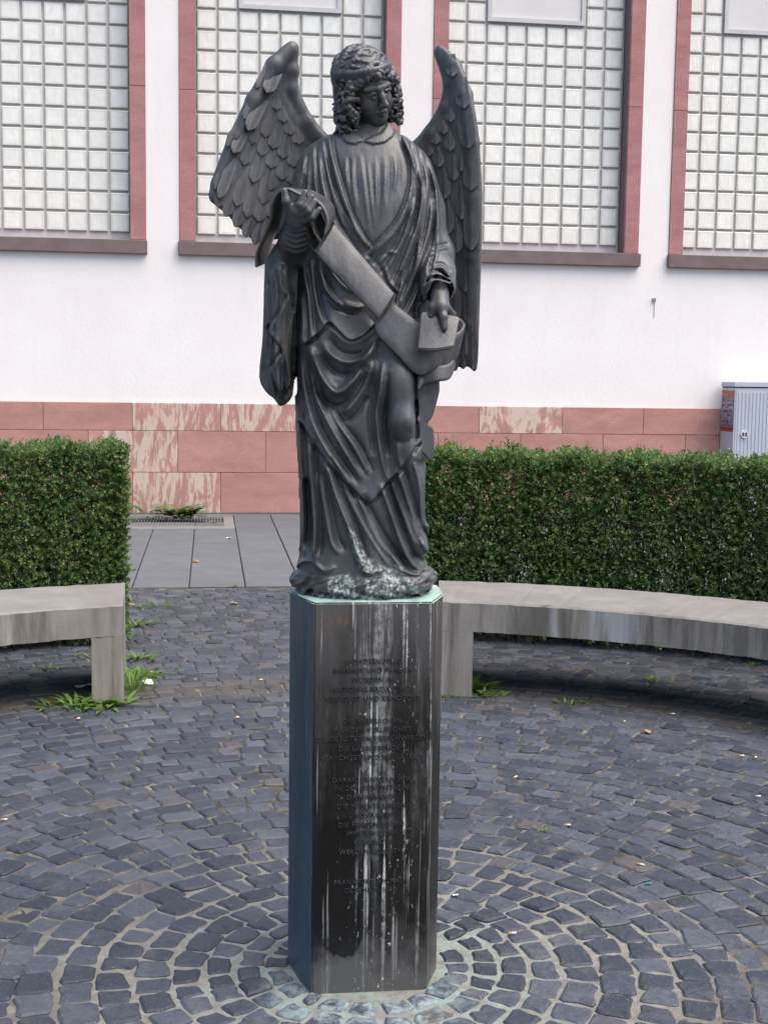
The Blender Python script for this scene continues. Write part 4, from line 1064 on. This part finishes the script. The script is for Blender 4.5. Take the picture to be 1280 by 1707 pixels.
# ---- wings
def wing(poly, yfun, thick, lo, hi, feathers, extra=()):
    global c
    wv2 = Vol(lo, hi, 0.0042); c = wv2
    x = wv2.ax[0][:, None]; z = wv2.ax[2][None, :]
    yc = np.full((x.shape[0], z.shape[1]), YS + .08)
    for _ in range(3):
        u, v = proj(x, yc, z); yc = YS + yfun(u, v)
    pd = poly_sd(u, v, spline(poly + [poly[0]], 4)[:-1]) * (YS / F)
    rnd = thick * 0.95
    # lens-like section: thinner towards the trailing side
    pd3 = pd[:, None, :] + rnd; dy = np.abs(wv2.ax[1][None, :, None] - yc[:, None, :]) - thick + rnd
    wv2.d = (np.minimum(np.maximum(pd3, dy), 0) + np.hypot(np.maximum(pd3, 0), np.maximum(dy, 0)) - rnd).astype(np.float32)
    for ch, rs in extra:
        c.chain([Q(a, b, yfun(a, b) + dd) for a, b, dd in ch], rs, .012)
    p, q = wv2.mesh()
    w = bigmesh('wing', p - SO, q, M['bronze'], st, True)
    for (tu, tv, du, dv, ln, wd, lift) in feathers:
        lift *= 0.78 if lift < .0105 else 1.25
        # tip at (tu, tv); the feather runs back along -(du, dv)
        nrm = math.hypot(du, dv); du, dv = du / nrm, dv / nrm
        base_uv = (tu - du * ln, tv - dv * ln)
        def sp(uu, vv, out): return Q(uu, vv, float(yfun(uu, vv)) - thick - out)
        nl, na = 11, 5; F1 = []; V1 = []
        for side in (0, 1):
            for i in range(nl):
                t = i / (nl - 1)
                hw = wd / 2 * 1.16 * (1.0 if t < 0.78 else math.sqrt(max(0.10, 1 - ((t - 0.78) / 0.235) ** 2.0)))
                for j in range(na):
                    s_ = -1 + 2 * j / (na - 1)
                    uu = base_uv[0] + du * ln * t - dv * hw * s_; vv = base_uv[1] + dv * ln * t + du * hw * s_
                    if t > .9: uu += du * wd * .10 * (1 - abs(s_)); vv += dv * wd * .10 * (1 - abs(s_))
                    o_ = -0.004 + lift * t + 0.0022 * (1 - s_ * s_) + (0.0016 if j == 2 else 0)
                    V1.append(sp(uu, vv, o_ if side == 0 else o_ - 0.0075 - 0.004 * t) - SO)
        n1 = nl * na
        for i in range(nl - 1):
            for j in range(na - 1):
                k = i * na + j; F1 += [(k, k + 1, k + na + 1, k + na), (n1 + k, n1 + k + na, n1 + k + na + 1, n1 + k + 1)]
            for j in (0, na - 1):
                k = i * na + j; F1.append((k, k + na, n1 + k + na, n1 + k))
        for j in range(na - 1):
            for i in (0, nl - 1):
                k = i * na + j; F1.append((k, k + 1, n1 + k + 1, n1 + k))
        o = mesh('feather', V1, F1, M['bronze'], w, False); fixn(o)
    return w
yl = lambda u, v: 0.035 + 0.085 * np.clip((u - 350) / 180.0, 0, 1.2) - 0.02 * np.clip((250 - v) / 180, 0, 1)
polyL = [(487, 72), (474, 78), (460, 93), (444, 117), (430, 143), (413, 178), (397, 212), (378, 252), (363, 288), (349, 318), (350, 334), (358, 341), (366, 348), (378, 357), (386, 366), (396, 377), (408, 388), (418, 397), (428, 406), (450, 400), (500, 390), (540, 330), (548, 250), (535, 232), (516, 216), (498, 192), (484, 165), (479, 145), (482, 128), (490, 108), (496, 88), (494, 75)]
def cl(x, y): return (330 + x / 4.613, 60 + y / 4.613)
fL = []
for (x, y, dx, dy, ln, wd, lf) in [
    # small coverts near the shoulder
    (605, 565, -.1, 1, 26, 13, .008), (658, 660, 0, 1, 26, 14, .008), (712, 755, .1, 1, 28, 15, .008), (780, 828, .15, 1, 28, 17, .008),
    (520, 770, -.22, 1, 40, 17, .009), (582, 860, -.18, 1, 40, 19, .009), (655, 935, -.12, 1, 40, 18, .009), (735, 1000, 0, 1, 36, 17, .009),
    (418, 825, -.3, 1, 40, 14, .008), (490, 915, -.24, 1, 40, 16, .009), (562, 1012, -.2, 1, 36, 18, .009), (648, 1098, -.12, 1, 40, 20, .009), (720, 1130, -.1, 1, 36, 18, .008),
    (358, 985, -.3, 1, 52, 18, .009), (430, 1120, -.24, 1, 56, 17, .010), (500, 1285, -.2, 1, 66, 18, .010), (560, 1180, -.15, 1, 50, 17, .008),
    (228, 1150, -.34, 1, 56, 15, .007), (302, 1300, -.3, 1, 66, 19, .010), (382, 1385, -.26, 1, 66, 20, .010), (470, 1418, -.2, 1, 56, 20, .010), (545, 1380, -.15, 1, 40, 18, .008),
    (150, 1310, -.36, 1, 58, 16, .006), (215, 1385, -.34, 1, 64, 16, .006), (290, 1465, -.32, 1, 64, 16, .006), (365, 1545, -.30, 1, 60, 16, .006), (438, 1600, -.28, 1, 60, 16, .006), (500, 1560, -.2, 1, 50, 16, .006)]:
    u_, v_ = cl(x, y); fL.append((u_, v_, dx, dy, ln, wd, lf))
for (x, y, dx, dy, ln, wd, lf) in [   # scales along the leading edge
    (535, 428, -.42, 1, 52, 20, .017), (392, 718, -.46, 1, 66, 19, .017), (280, 892, -.46, 1, 50, 17, .017), (168, 1240, -.36, 1, 80, 16, .016),
    (458, 395, -.54, 1, 54, 12, .012), (360, 632, -.48, 1, 54, 13, .012), (232, 845, -.48, 1, 52, 12, .011), (136, 1175, -.38, 1, 74, 12, .010)]:
    u_, v_ = cl(x, y); fL.append((u_, v_, dx, dy, ln, wd, lf))
wing(polyL, yl, .017, Q(338, 420, 0) + np.array([0, -.08, 0]), Q(560, 60, 0) + np.array([0, .16, .01]), fL,
     [([(486, 82, -.004), (458, 110, -.005), (424, 168, -.005), (392, 232, -.005), (360, 306, -.004)], [.018, .024, .022, .020, .014]), ([(488, 80, 0), (487, 118, 0), (486, 150, 0), (510, 205, 0), (545, 250, 0)], [.012, .018, .018, .022, .03])])
yr = lambda u, v: 0.150 - 0.095 * np.clip((u - 705) / 95.0, -0.5, 1.1) ** 1 + 0.0 * v
polyR = [(728, 78), (739, 79), (752, 90), (766, 108), (778, 135), (788, 170), (796, 215), (800, 262), (803, 320), (802, 420), (799, 520), (795, 614), (780, 611), (768, 613), (757, 610), (745, 614), (730, 600), (715, 520), (700, 420), (690, 320), (680, 250), (703, 229), (722, 206), (736, 182), (742, 160), (741, 138), (733, 112), (725, 92)]
def cr(x, y): return (670 + x / 2.943, 60 + y / 2.943)
fR = []
for (x, y, ln, wd, lf) in [(248, 195, 36, 16, .014), (304, 350, 50, 20, .014), (326, 545, 64, 22, .014), (338, 752, 68, 22, .014), (340, 1045, 96, 21, .014)]:
    u_, v_ = cr(x, y); fR.append((u_, v_, .14 if y < 600 else 0.02, 1, ln, wd, lf))
for (x, y, ln, wd, lf) in [(238, 418, 24, 13, .008), (203, 478, 24, 13, .008), (166, 528, 24, 14, .008), (130, 585, 24, 14, .008), (180, 640, 34, 15, .009), (235, 560, 34, 15, .009), (255, 705, 44, 16, .009), (288, 660, 44, 15, .009),
                           (210, 795, 50, 16, .009), (292, 895, 66, 16, .009), (228, 965, 60, 17, .009), (270, 1060, 60, 17, .009), (310, 1250, 80, 17, .008), (262, 1400, 90, 17, .008), (225, 1300, 80, 16, .008), (300, 1630, 130, 16, .006), (260, 1640, 130, 16, .006), (345, 1632, 150, 17, .010), (312, 1560, 130, 14, .008)]:
    u_, v_ = cr(x, y); fR.append((u_, v_, .03, 1, ln, wd, lf))
wing(polyR, yr, .016, Q(672, 630, 0) + np.array([0, -.06, 0]), Q(812, 64, 0) + np.array([.02, .24, .01]), fR,
     [([(734, 86, 0), (756, 112, 0), (774, 160, 0), (785, 240, 0), (789, 330, 0), (788, 430, 0), (786, 540, 0), (783, 600, 0)], [.014, .020, .021, .021, .020, .018, .015, .012]), ([(732, 88, 0), (748, 140, 0), (742, 178, 0), (718, 222, 0), (690, 260, 0)], [.012, .014, .016, .02, .03])])

# ------------------------------------------------------------------ hedges
def hedge(label, a0, a1, r0_, r1_, H, nspr, seed, sparse=0.0):
    rn = np.random.default_rng(seed)
    e = empty('clipped_hedge', (BC[0] + (r0_ + r1_) / 2 * math.sin(R((a0 + a1) / 2)), BC[1] + (r0_ + r1_) / 2 * math.cos(R((a0 + a1) / 2)), 0))
    tag(e, label, 'hedge', 'clipped hedges behind the benches'); E0 = np.array(e.location)
    lo, hi = min(a0, a1), max(a0, a1)
    # sprig roots: mostly near the outer skin
    n = nspr
    face = rn.choice(5, n, p=[.44, .16, .12, .21, .07])        # front, top, back, inside, near end
    ang = rn.uniform(lo, hi, n); r = rn.uniform(r0_, r1_, n); z = rn.uniform(0.05, H, n)
    dep = np.abs(rn.normal(0, .045, n))
    r = np.where(face == 0, r0_ + .03 + dep, r); r = np.where(face == 2, r1_ - .03 - dep, r)
    z = np.where(face == 1, H - .03 - dep, z)
    near = a0                                                     # the end that faces the gap
    ang = np.where(face == 4, near + np.sign(a1 - a0) * np.degrees((.03 + dep) / r), ang)
    # density varies in clumps; low down it thins out
    cl_ = np.sin(ang * 1.9 + 3 * np.sin(z * 5.1)) * np.sin(z * 11 + ang * .9) + .6 * np.sin(ang * 5.3 + z * 17)
    keep = rn.random(n) < np.clip(.88 + .24 * cl_ - sparse * np.clip((.62 - z) / .5, 0, 1), .06, 1)
    face, ang, r, z = face[keep], ang[keep], r[keep], z[keep]; n = len(ang)
    bump = .018 * np.sin(ang * 1.3 + 1) + .014 * np.sin(ang * 3.7) + .012 * np.sin(ang * 9.1)
    z = z + bump * np.clip(z / H, 0, 1) ** 3; r = r + .012 * np.sin(ang * 2.3 + z * 6) + .010 * np.sin(ang * 6.1 - z * 9)
    t = np.radians(ang); rd = np.stack([np.sin(t), np.cos(t), 0 * t], 1); tg = np.stack([np.cos(t), -np.sin(t), 0 * t], 1)
    root = np.stack([BC[0] + r * np.sin(t), BC[1] + r * np.cos(t), z], 1)
    dirn = rn.normal(0, .55, (n, 3)); dirn[:, 2] += .45
    dirn -= rd * np.where(face == 0, .9, 0)[:, None]; dirn += rd * np.where(face == 2, .9, 0)[:, None]
    dirn[:, 2] += np.where(face == 1, .9, 0); dirn -= tg * (np.where(face == 4, .9, 0) * np.sign(a1 - a0))[:, None]
    stray = rn.random(n) < .012
    dirn /= np.linalg.norm(dirn, axis=1, keepdims=True)
    ln = rn.uniform(.035, .070, n) * np.where(stray & (face == 1), 1.9, 1)
    K = 11
    k = np.arange(K); fr_ = (k // 2 + .5) / (K / 2); fr_[-1] = 1.0
    pos = root[:, None, :] + dirn[:, None, :] * (ln[:, None] * fr_[None, :])[..., None]
    side = np.cross(dirn, rn.normal(0, 1, (n, 3))); side /= np.linalg.norm(side, axis=1, keepdims=True); up = np.cross(dirn, side)
    phi = (k // 2) * 1.4 + (k % 2) * math.pi
    lat = side[:, None, :] * np.cos(phi)[None, :, None] + up[:, None, :] * np.sin(phi)[None, :, None]
    ld = lat * .85 + dirn[:, None, :] * .65 + rn.normal(0, .25, (n, K, 3)); ld[:, -1] = dirn
    ld /= np.linalg.norm(ld, axis=2, keepdims=True)
    nrm = np.cross(ld, rn.normal(0, .5, (n, K, 3)) + np.cross(dirn[:, None, :], lat)); nrm /= np.maximum(np.linalg.norm(nrm, axis=2, keepdims=True), 1e-6)
    wd = np.cross(ld, nrm)
    L = rn.uniform(.013, .023, (n, K, 1)); Wd = L * rn.uniform(.28, .37, (n, K, 1))
    b = pos; tip = pos + ld * L; m1 = pos + ld * L * .5 + wd * Wd + nrm * L * .09; m2 = pos + ld * L * .5 - wd * Wd + nrm * L * .09
    V_ = np.stack([b, m1, tip, m2], 2).reshape(-1, 3) - E0; N = n * K
    i = np.arange(N) * 4
    F_ = np.stack([np.stack([i, i + 1, i + 2], 1), np.stack([i, i + 2, i + 3], 1)], 1).reshape(-1, 3)
    o = bigmesh('foliage', V_, F_, M['hedge'], e)
    tn = np.clip(rn.normal(.36, .16, (n, 1)) + rn.normal(0, .10, (n, K)) + .22 * (fr_[None, :] - .6), 0, .95)
    tn = np.where(rn.random((n, K)) < .012, rn.uniform(.965, 1, (n, K)), tn)
    attr(o, 'tone', np.repeat(tn.ravel(), 4))
    # stems and twigs
    SV, SF = [], []
    def prism(p, q, r1, r2):
        p, q = np.array(p), np.array(q); d = q - p; d /= np.linalg.norm(d); a = np.cross(d, (0.3, 0.9, 0.2)); a /= np.linalg.norm(a); b2 = np.cross(d, a); k0 = len(SV)
        for P_, r_ in ((p, r1), (q, r2)):
            for j in range(4): SV.append(P_ + r_ * (a * math.cos(j * math.pi / 2) + b2 * math.sin(j * math.pi / 2)) - E0)
        for j in range(4): SF.append((k0 + j, k0 + (j + 1) % 4, k0 + 4 + (j + 1) % 4, k0 + 4 + j))
    for _ in range(int(abs(a1 - a0) * 7)):
        aa = R(rn.uniform(lo + .4, hi - .4)); rr_ = rn.uniform(r0_ + .12, r1_ - .12)
        p = np.array([BC[0] + rr_ * math.sin(aa), BC[1] + rr_ * math.cos(aa), -.01])
        cur = p; rad_ = rn.uniform(.005, .010)
        for sgm in range(4):
            nx = cur + np.array([rn.normal(0, .06), rn.normal(0, .06), H * rn.uniform(.16, .24)])
            ra = math.hypot(nx[0] - BC[0], nx[1] - BC[1]); aq = math.degrees(math.atan2(nx[0] - BC[0], nx[1] - BC[1])); aq = min(max(aq, lo + .8), hi - .8); ra = min(max(ra, r0_ + .10), r1_ - .10); nx = np.array([BC[0] + ra * math.sin(R(aq)), BC[1] + ra * math.cos(R(aq)), nx[2]])
            prism(cur, nx, rad_, rad_ * .75); rad_ *= .75
            for _b in range(3):
                q = nx + np.array([rn.normal(0, .16), rn.normal(0, .16), rn.uniform(.03, .2)]); q[2] = min(q[2], H - .03); ra = math.hypot(q[0] - BC[0], q[1] - BC[1]); aq = math.degrees(math.atan2(q[0] - BC[0], q[1] - BC[1])); aq = min(max(aq, lo + .5), hi - .5); ra = min(max(ra, r0_ + .05), r1_ - .05); q = np.array([BC[0] + ra * math.sin(R(aq)), BC[1] + ra * math.cos(R(aq)), q[2]])
                prism(nx, q, rad_ * .6, .0015)
            cur = nx
    sel = rn.random(n) < .5
    for p, q in zip(root[sel], (root + dirn * ln[:, None])[sel]): prism(p, q, .0013, .0008)
    mesh('stems', SV, SF, M['twig'], e)
    return e
HTL = float(P(110, 745, 7.95)[2]); HTR = float(P(900, 762, 7.95)[2]); print('hedge heights', HTL, HTR)
hedge('dense dark green clipped hedge at the left, behind the shorter-looking bench', -19.15, -41, 4.55, 5.2, HTL, 20000, 11)
hedge('long green clipped hedge at the right with thin gaps near its foot', 3.2, 41, 4.55, 5.2, HTR, 31000, 12, .30)

# ------------------------------------------------------------------ utility cabinet against the wall
sA = W(1201, 700, -.06)[0]
offF = -.06
for k in range(200):
    if W(1222, 700, offF)[0] <= sA: break
    offF -= .005
cab = empty('utility_cabinet', wl2w(sA + .6, -.2), WA); tag(cab, 'pale blue metal utility cabinet with a sticker on its side, beyond the hedge', 'cabinet')
zc1 = W(1222, 646, offF)[1]; zl1 = W(1215, 637, offF)[1]
X0, X1 = -.6, .62; Y0, Y1 = offF + .2, .14
box('body', (X0, X1, Y0, Y1, 0.03, zc1 - .004), M['cab'], cab, .004)
bm = bmesh.new()
addbox(bm, X0 - .012, X1 + .012, Y0 - .015, Y1 + .005, zc1 + .012, zl1)
frombm('lid', bm, M['cab'], cab)
box('lid_gap', (X0 + .004, X1 - .004, Y0 + .004, Y1 - .004, zc1 - .006, zc1 + .012), M['cabdark'], cab)
box('base', (X0 - .008, X1 + .008, Y0 - .008, Y1, 0, .06), M['cabdark'], cab)
for d0, d1 in ((X0 + .02, X0 + .60), (X0 + .61, X1 - .02)):
    bm = bmesh.new(); addbox(bm, d0, d1, Y0 - .006, Y0 + .002, .10, zc1 - .03)
    x = d0 + .03
    while x < d1 - .03:
        addbox(bm, x, x + .022, Y0 - .012, Y0 - .005, .12, zc1 - .06); x += .046
    frombm('door', bm, M['cab'], cab)
lk = W(1239, 724, offF)
bm = bmesh.new()
bmesh.ops.create_cone(bm, segments=24, radius1=.052, radius2=.046, depth=.02, cap_ends=True, matrix=Matrix.Translation((lk[0] - sA - .6, Y0 - .016, lk[1])) @ Matrix.Rotation(R(90), 4, 'X'))
lko = frombm('lock_rosette', bm, M['frame'], cab)
bm = bmesh.new(); cxl = lk[0] - sA - .6
for a, b in ((-.030, -.006), (.008, .030)):
    addbox(bm, cxl + a, cxl + b, Y0 - .0285, Y0 - .025, lk[1] - .022, lk[1] + .022)
frombm('lock_recess', bm, M['cabdark'], lko)
zp0, zp1 = W(1212, 719, -.3)[1], W(1212, 651, -.3)[1]
box('sticker', (X0 - .004, X0 - .0005, Y0 + .01, Y1 - .015, zp0, zp1), M['poster'], cab)

# ------------------------------------------------------------------ drain grate
def offof(u, v):
    q = G(u, v); return float((q - WO) @ nw)
gs0, gs1 = slab_s(190, 870), slab_s(373, 870); go0, go1 = offof(300, 878), offof(300, 862.5)
gr = empty('drain_grate', wl2w((gs0 + gs1) / 2, (go0 + go1) / 2), WA); tag(gr, 'galvanised steel drain grate set in concrete at the foot of the wall', 'drain grate')
gx, gy = (gs1 - gs0) / 2, (go1 - go0) / 2
box('pit', (-gx, gx, -gy, gy, -.0185, -.0165), M['pit'], gr)
bm = bmesh.new(); x = -gx + .004
while x < gx - .01: addbox(bm, x, x + .008, -gy + .003, gy - .003, -.016, -.0005); x += .033
for y in np.linspace(-gy + .05, gy - .05, 5): addbox(bm, -gx + .003, gx - .003, y, y + .004, -.0155, -.003)
tag(frombm('bars', bm, M['steel'], gr), kind='stuff')
bm = bmesh.new(); sw = (s0 + SW - .006 - gs1)
yb = -GDEP - .085 - (go0 + go1) / 2
yb = min(-gy - .08, offof(300, 882) - (go0 + go1) / 2)
addbox(bm, -gx - .25, gx + sw, yb, -gy - .002, -.018, .004)
addbox(bm, gx + .002, gx + sw, -gy - .001, gy + .09, -.018, .004)
addbox(bm, -gx - .25, gx + .001, gy + .002, gy + .09, -.018, .003)
frombm('concrete_surround', bm, M['conc'], gr)

# ------------------------------------------------------------------ weeds, leaves and litter
def weed(label, at, n, size, seed, kind='rosette', name='weed', group=None, spread=0.02):
    rn = np.random.default_rng(seed); V_, F_, T_ = [], [], []
    for i in range(n):
        a = rn.uniform(0, 2 * math.pi); rr_ = abs(rn.normal(0, spread))
        b = np.array([rr_ * 1.6 * math.cos(a), rr_ * math.sin(a), -.004]); a += rn.normal(0, .9)
        L = size * rn.uniform(.5, 1.1); wd = L * (.085 if kind == 'rosette' else .020); el = rn.uniform(.35, 1.1) if kind == 'rosette' else rn.uniform(.7, 1.4)
        d = np.array([math.cos(a), math.sin(a), 0]); sdv = np.array([-d[1], d[0], 0]); tone = np.clip(rn.normal(.5, .2), 0, 1)
        k0 = len(V_); m = 6
        for j in range(m):
            t = j / (m - 1); h = L * (math.sin(el) * t - .55 * t * t * (.6 if kind == 'rosette' else .4)); f = L * math.cos(el) * t + .25 * L * t * t
            w_ = wd * math.sin(math.pi * min(1, .12 + t * .9)) * (1 + (.35 if (j % 2 and kind == 'rosette') else 0))
            c_ = b + d * f + np.array([0, 0, max(h, .002 - b[2] * 0)])
            V_ += [c_ - sdv * w_, c_ + np.array([0, 0, -.1 * w_]), c_ + sdv * w_]; T_ += [tone] * 3
        for j in range(m - 1):
            q = k0 + j * 3; F_ += [(q, q + 1, q + 4, q + 3), (q + 1, q + 2, q + 5, q + 4)]
    o = mesh(name, V_, F_, M['weed'], None, True, at); attr(o, 'tone', T_)
    tag(o, label, 'weed', group); return o
def fern(label, at, n, size, seed, group=None):
    rn = np.random.default_rng(seed); V_, F_, T_ = [], [], []
    for i in range(n):
        a = rn.uniform(0, 2 * math.pi); b = np.array([rn.normal(0, .14), rn.normal(0, .04), 0]); d = np.array([math.cos(a), math.sin(a) * .7, 0]); sdv = np.array([-math.sin(a), math.cos(a), 0]); L = size * rn.uniform(.5, 1.1); tone = np.clip(rn.normal(.5, .18), 0, 1)
        for j in range(9):
            t = (j + 1) / 9; c_ = b + d * L * t * .55 + np.array([0, 0, L * (.85 * t - .45 * t * t)])
            for s_ in (-1, 1):
                pl_ = L * .24 * math.sin(math.pi * (.15 + .8 * t)) + .006
                tipv = c_ + sdv * s_ * pl_ + d * pl_ * .4 + np.array([0, 0, rn.normal(0, .006)]); k0 = len(V_)
                w_ = d * pl_ * .22
                V_ += [c_ - w_, (c_ + tipv) / 2 - w_ * 1.3, tipv, (c_ + tipv) / 2 + w_ * 1.3, c_ + w_]; F_ += [(k0, k0 + 1, k0 + 2, k0 + 3, k0 + 4)]; T_ += [tone] * 5
    o = mesh('weed', V_, F_, M['weed'], None, False, at); attr(o, 'tone', T_); tag(o, label, 'weed', group); return o
def at(u, v, z=0.003):
    q = G(u, v); return (float(q[0]), float(q[1]), z)
fern('leafy green weed sprouting through the drain grate by the wall', at(296, 868), 46, .42, 3)
gl = 'weeds round the bench legs'
weed('bushy green weed in front of the left bench leg, beside its right corner', at(172, 1174), 110, .110, 4, group=gl, spread=.05)
weed('low weed spreading left of the left bench leg under the seat edge', at(128, 1176), 80, .090, 5, group=gl, spread=.06)
weed('tall grassy tuft along the right side of the left bench leg', at(219, 1150), 150, .150, 6, 'grass', 'grass_tuft', gl, .05)
weed('yellowish weed beside the tall tuft, nearest the paper scrap', at(226, 1128), 80, .100, 7, group=gl, spread=.05)
weed('upright leafy weed against the right bench leg', at(797, 1148), 60, .140, 8, group=gl, spread=.03)
weed('small weed just right of the upright weed at the right bench leg', at(813, 1160), 20, .075, 9, group=gl, spread=.02)
weed('flat weed between the pedestal and the right bench leg', at(748, 1163), 16, .06, 10, group=gl, spread=.03)
ggl = 'small weeds in the paving joints'
for n_, (u, v, k, s, lb) in enumerate([
    (240, 1012, 60, .09, 'yellow-green grass patch just right of the left hedge, nearest the bench'), (278, 1012, 44, .08, 'yellow-green grass patch between the leaf and the left bench'), (231, 1042, 30, .09, 'small weed above the end of the left bench seat'),
    (229, 1100, 26, .09, 'small weed beside the middle of the left bench end'), (588 - 200, 978, 16, .05, 'weed sprig at the near edge of the concrete slabs'), (946, 1068, 18, .07, 'small weed under the right bench beside a fallen leaf'),
    (1115, 1080, 26, .08, 'weed clump under the right bench, right of the fallen leaf'), (1094, 1135, 20, .07, 'weed on the bare strip under the right bench'), (972, 1172, 14, .05, 'weed sprig in front of the right bench on the cobbles'), (940, 1172, 12, .05, 'tiny weed left of the sprig before the right bench'),
    (213, 1308, 14, .04, 'moss tuft between the cobbles at left'), (1240, 1110, 16, .06, 'weed under the right bench near the picture edge'), (85, 1115, 14, .06, 'weed in the shade under the left bench'), (150, 1095, 14, .06, 'weed beneath the left bench beside the leg'), (905, 1385, 12, .03, 'moss tuft between the cobbles right of the pedestal'), (1125, 1545, 16, .03, 'moss tuft among the cobbles at lower right')]):
    weed(lb, at(u, v), k, s, 40 + n_, 'grass' if k > 12 and n_ in (0, 1, 10, 15) else 'rosette', 'grass_tuft' if n_ in (0, 1) else 'weed', ggl, s * .45)
def leaf(label, u, v, size, rot, seed, mat='dry'):
    rn = np.random.default_rng(seed); n = 11; pts = [(0, -.5)]
    V_ = []
    out = [(-.05, -.5), (-.30, -.28), (-.22, -.12), (-.48, .08), (-.24, .12), (-.26, .34), (0, .55), (.24, .36), (.22, .14), (.46, .06), (.24, -.10), (.30, -.30), (.05, -.5)]
    cr_ = rn.uniform(.15, .35)
    for x, y in out: V_.append((x * size, y * size, .004 + size * cr_ * abs(x) + size * .12 * (y + .5) * rn.uniform(.4, 1.2)))
    V_.append((0, 0, .003 + size * .03)); m = len(out)
    V2 = V_ + [(x, y, z - .0015) for x, y, z in V_]
    F_ = [(i, (i + 1) % m, m) for i in range(m)] + [((i + 1) % m + m + 1, i + m + 1, 2 * m + 1) for i in range(m)]
    o = mesh('fallen_leaf', V2, F_, M[mat], None, False, at(u, v, .003)); o.rotation_euler = (0, 0, rot); tag(o, label, 'leaf', 'fallen leaves'); return o
leaf('orange-brown fallen leaf lying on the joint between concrete slabs', 327, 937, .075, .8, 1)
leaf('curled brown leaf lying on the steel drain grate', 355, 872, .08, 2.0, 2)
leaf('tan fallen leaf on the cobbles left of the statue', 390, 1007, .06, 1.4, 3)
leaf('tan fallen leaf on the cobbles under the right bench', 975, 1072, .07, .3, 4)
leaf('brown fallen leaf right of the tan leaf under the right bench', 1104, 1078, .05, 2.4, 5)
leaf('small orange leaf at the foot of the left hedge beside the grass', 219, 1010, .06, 1.0, 6)
leaf('brown leaf in the shade under the left bench, close to its leg', 121, 1063, .05, 1.9, 7)
leaf('yellowish leaf on the cobbles in front of the right bench', 1079, 1222, .045, .2, 8)
def scrap(name, label, u, v, sx, sy, rot, mat, seed, cat='litter', group=None):
    rn = np.random.default_rng(seed); V_, F_ = [], []
    for i in range(4):
        for j in range(4): V_.append(((i / 3 - .5) * sx + rn.normal(0, .05) * sx, (j / 3 - .5) * sy + rn.normal(0, .05) * sy, .004 + abs(rn.normal(0, .12)) * min(sx, sy)))
    for i in range(3):
        for j in range(3): k = i * 4 + j; F_.append((k, k + 4, k + 5, k + 1))
    o = mesh(name, V_, F_, M[mat], None, False, at(u, v, .003)); o.rotation_euler = (0, 0, rot); tag(o, label, cat, group)
    s_ = o.modifiers.new('thickness', 'SOLIDIFY'); s_.thickness = .001; return o
scrap('paper_scrap', 'crumpled white paper scrap right of the left bench leg', 247, 1139, .05, .10, .3, 'paper', 1)
scrap('paper_scrap', 'flat pale paper in the shade just left of the left bench leg', 140, 1146, .08, .05, .5, 'paper', 2)
scrap('paper_scrap', 'tiny white paper scrap on the concrete slabs', 382, 898, .05, .05, .2, 'paper', 3)
scrap('plastic_scrap', 'small blue plastic scrap between the cobbles at right', 1079, 1476, .022, .014, .7, 'blue', 4)
scrap('paper_scrap', 'small folded white paper strip on the cobbles right of the pedestal', 759, 1495, .018, .008, .2, 'paper', 5)
def butt(u, v, rot, lb):
    bm = bmesh.new(); bmesh.ops.create_cone(bm, segments=8, radius1=.0042, radius2=.0040, depth=.016, cap_ends=True, matrix=Matrix.Translation((.008, 0, .0065)) @ Matrix.Rotation(R(90), 4, 'Y'))
    o = frombm('cigarette_butt', bm, M['butt'], None); o.location = at(u, v, .002); o.rotation_euler = (0, 0, rot); o.scale = (.8, .8, .8)
    bm = bmesh.new(); bmesh.ops.create_cone(bm, segments=8, radius1=.0043, radius2=.0044, depth=.014, cap_ends=True, matrix=Matrix.Translation((-.0071, 0, .0065)) @ Matrix.Rotation(R(90), 4, 'Y'))
    frombm('filter', bm, M['filt'], o)
    tag(o, lb, 'cigarette butt', 'cigarette butts on the cobbles')
for u, v, r_, lb in ((7, 1369, .3, 'orange-tipped cigarette butt on the cobbles at the left picture edge'), (945, 1378, .1, 'cigarette butt on the cobbles midway between the pedestal and the right picture edge'), (1067, 1444, -.5, 'cigarette butt on the cobbles just above the blue plastic scrap'),
                     (1262, 1330, .2, 'cigarette butt on the cobbles at the right picture edge, lower of those there'), (858, 1298, .8, 'cigarette butt on the cobbles upper right of the inscription, nearest the pedestal'), (434, 1135, .4, 'cigarette butt on the cobbles left of the pedestal, level with the paper scrap'),
                     (1258, 1265, 1.0, 'rightmost of the pair of cigarette butts near the right picture edge'), (1235, 1262, .2, 'leftmost of the pair of cigarette butts near the right picture edge'), (395, 1198, .6, 'cigarette butt on the cobbles left of the pedestal, level with the bench leg weeds'),
                     (853, 1559, .2, 'cigarette butt lying in the mortared rings right of the pedestal foot'), (252, 1122, .1, 'cigarette butt on the cobbles right above the white paper scrap'),
                     (130, 1200, .9, 'cigarette butt on the cobbles in front of the left bench leg'), (1120, 1192, .2, 'cigarette butt on the cobbles in the shade before the right bench'), (1040, 1205, 1.2, 'cigarette butt beside the yellowish leaf before the right bench')):
    butt(u, v, r_, lb)

# small iron hook on the plaster, right of the statue
hs, hz_ = W(1089, 500)
bm = bmesh.new(); addbox(bm, hs - .02, hs + .02, -.03, .004, hz_ - .02, hz_ + .02); addbox(bm, hs + .005, hs + .013, -.004, .002, hz_ - .22, hz_ - .03)
frombm('wall_hook', bm, M['steel'], bld)
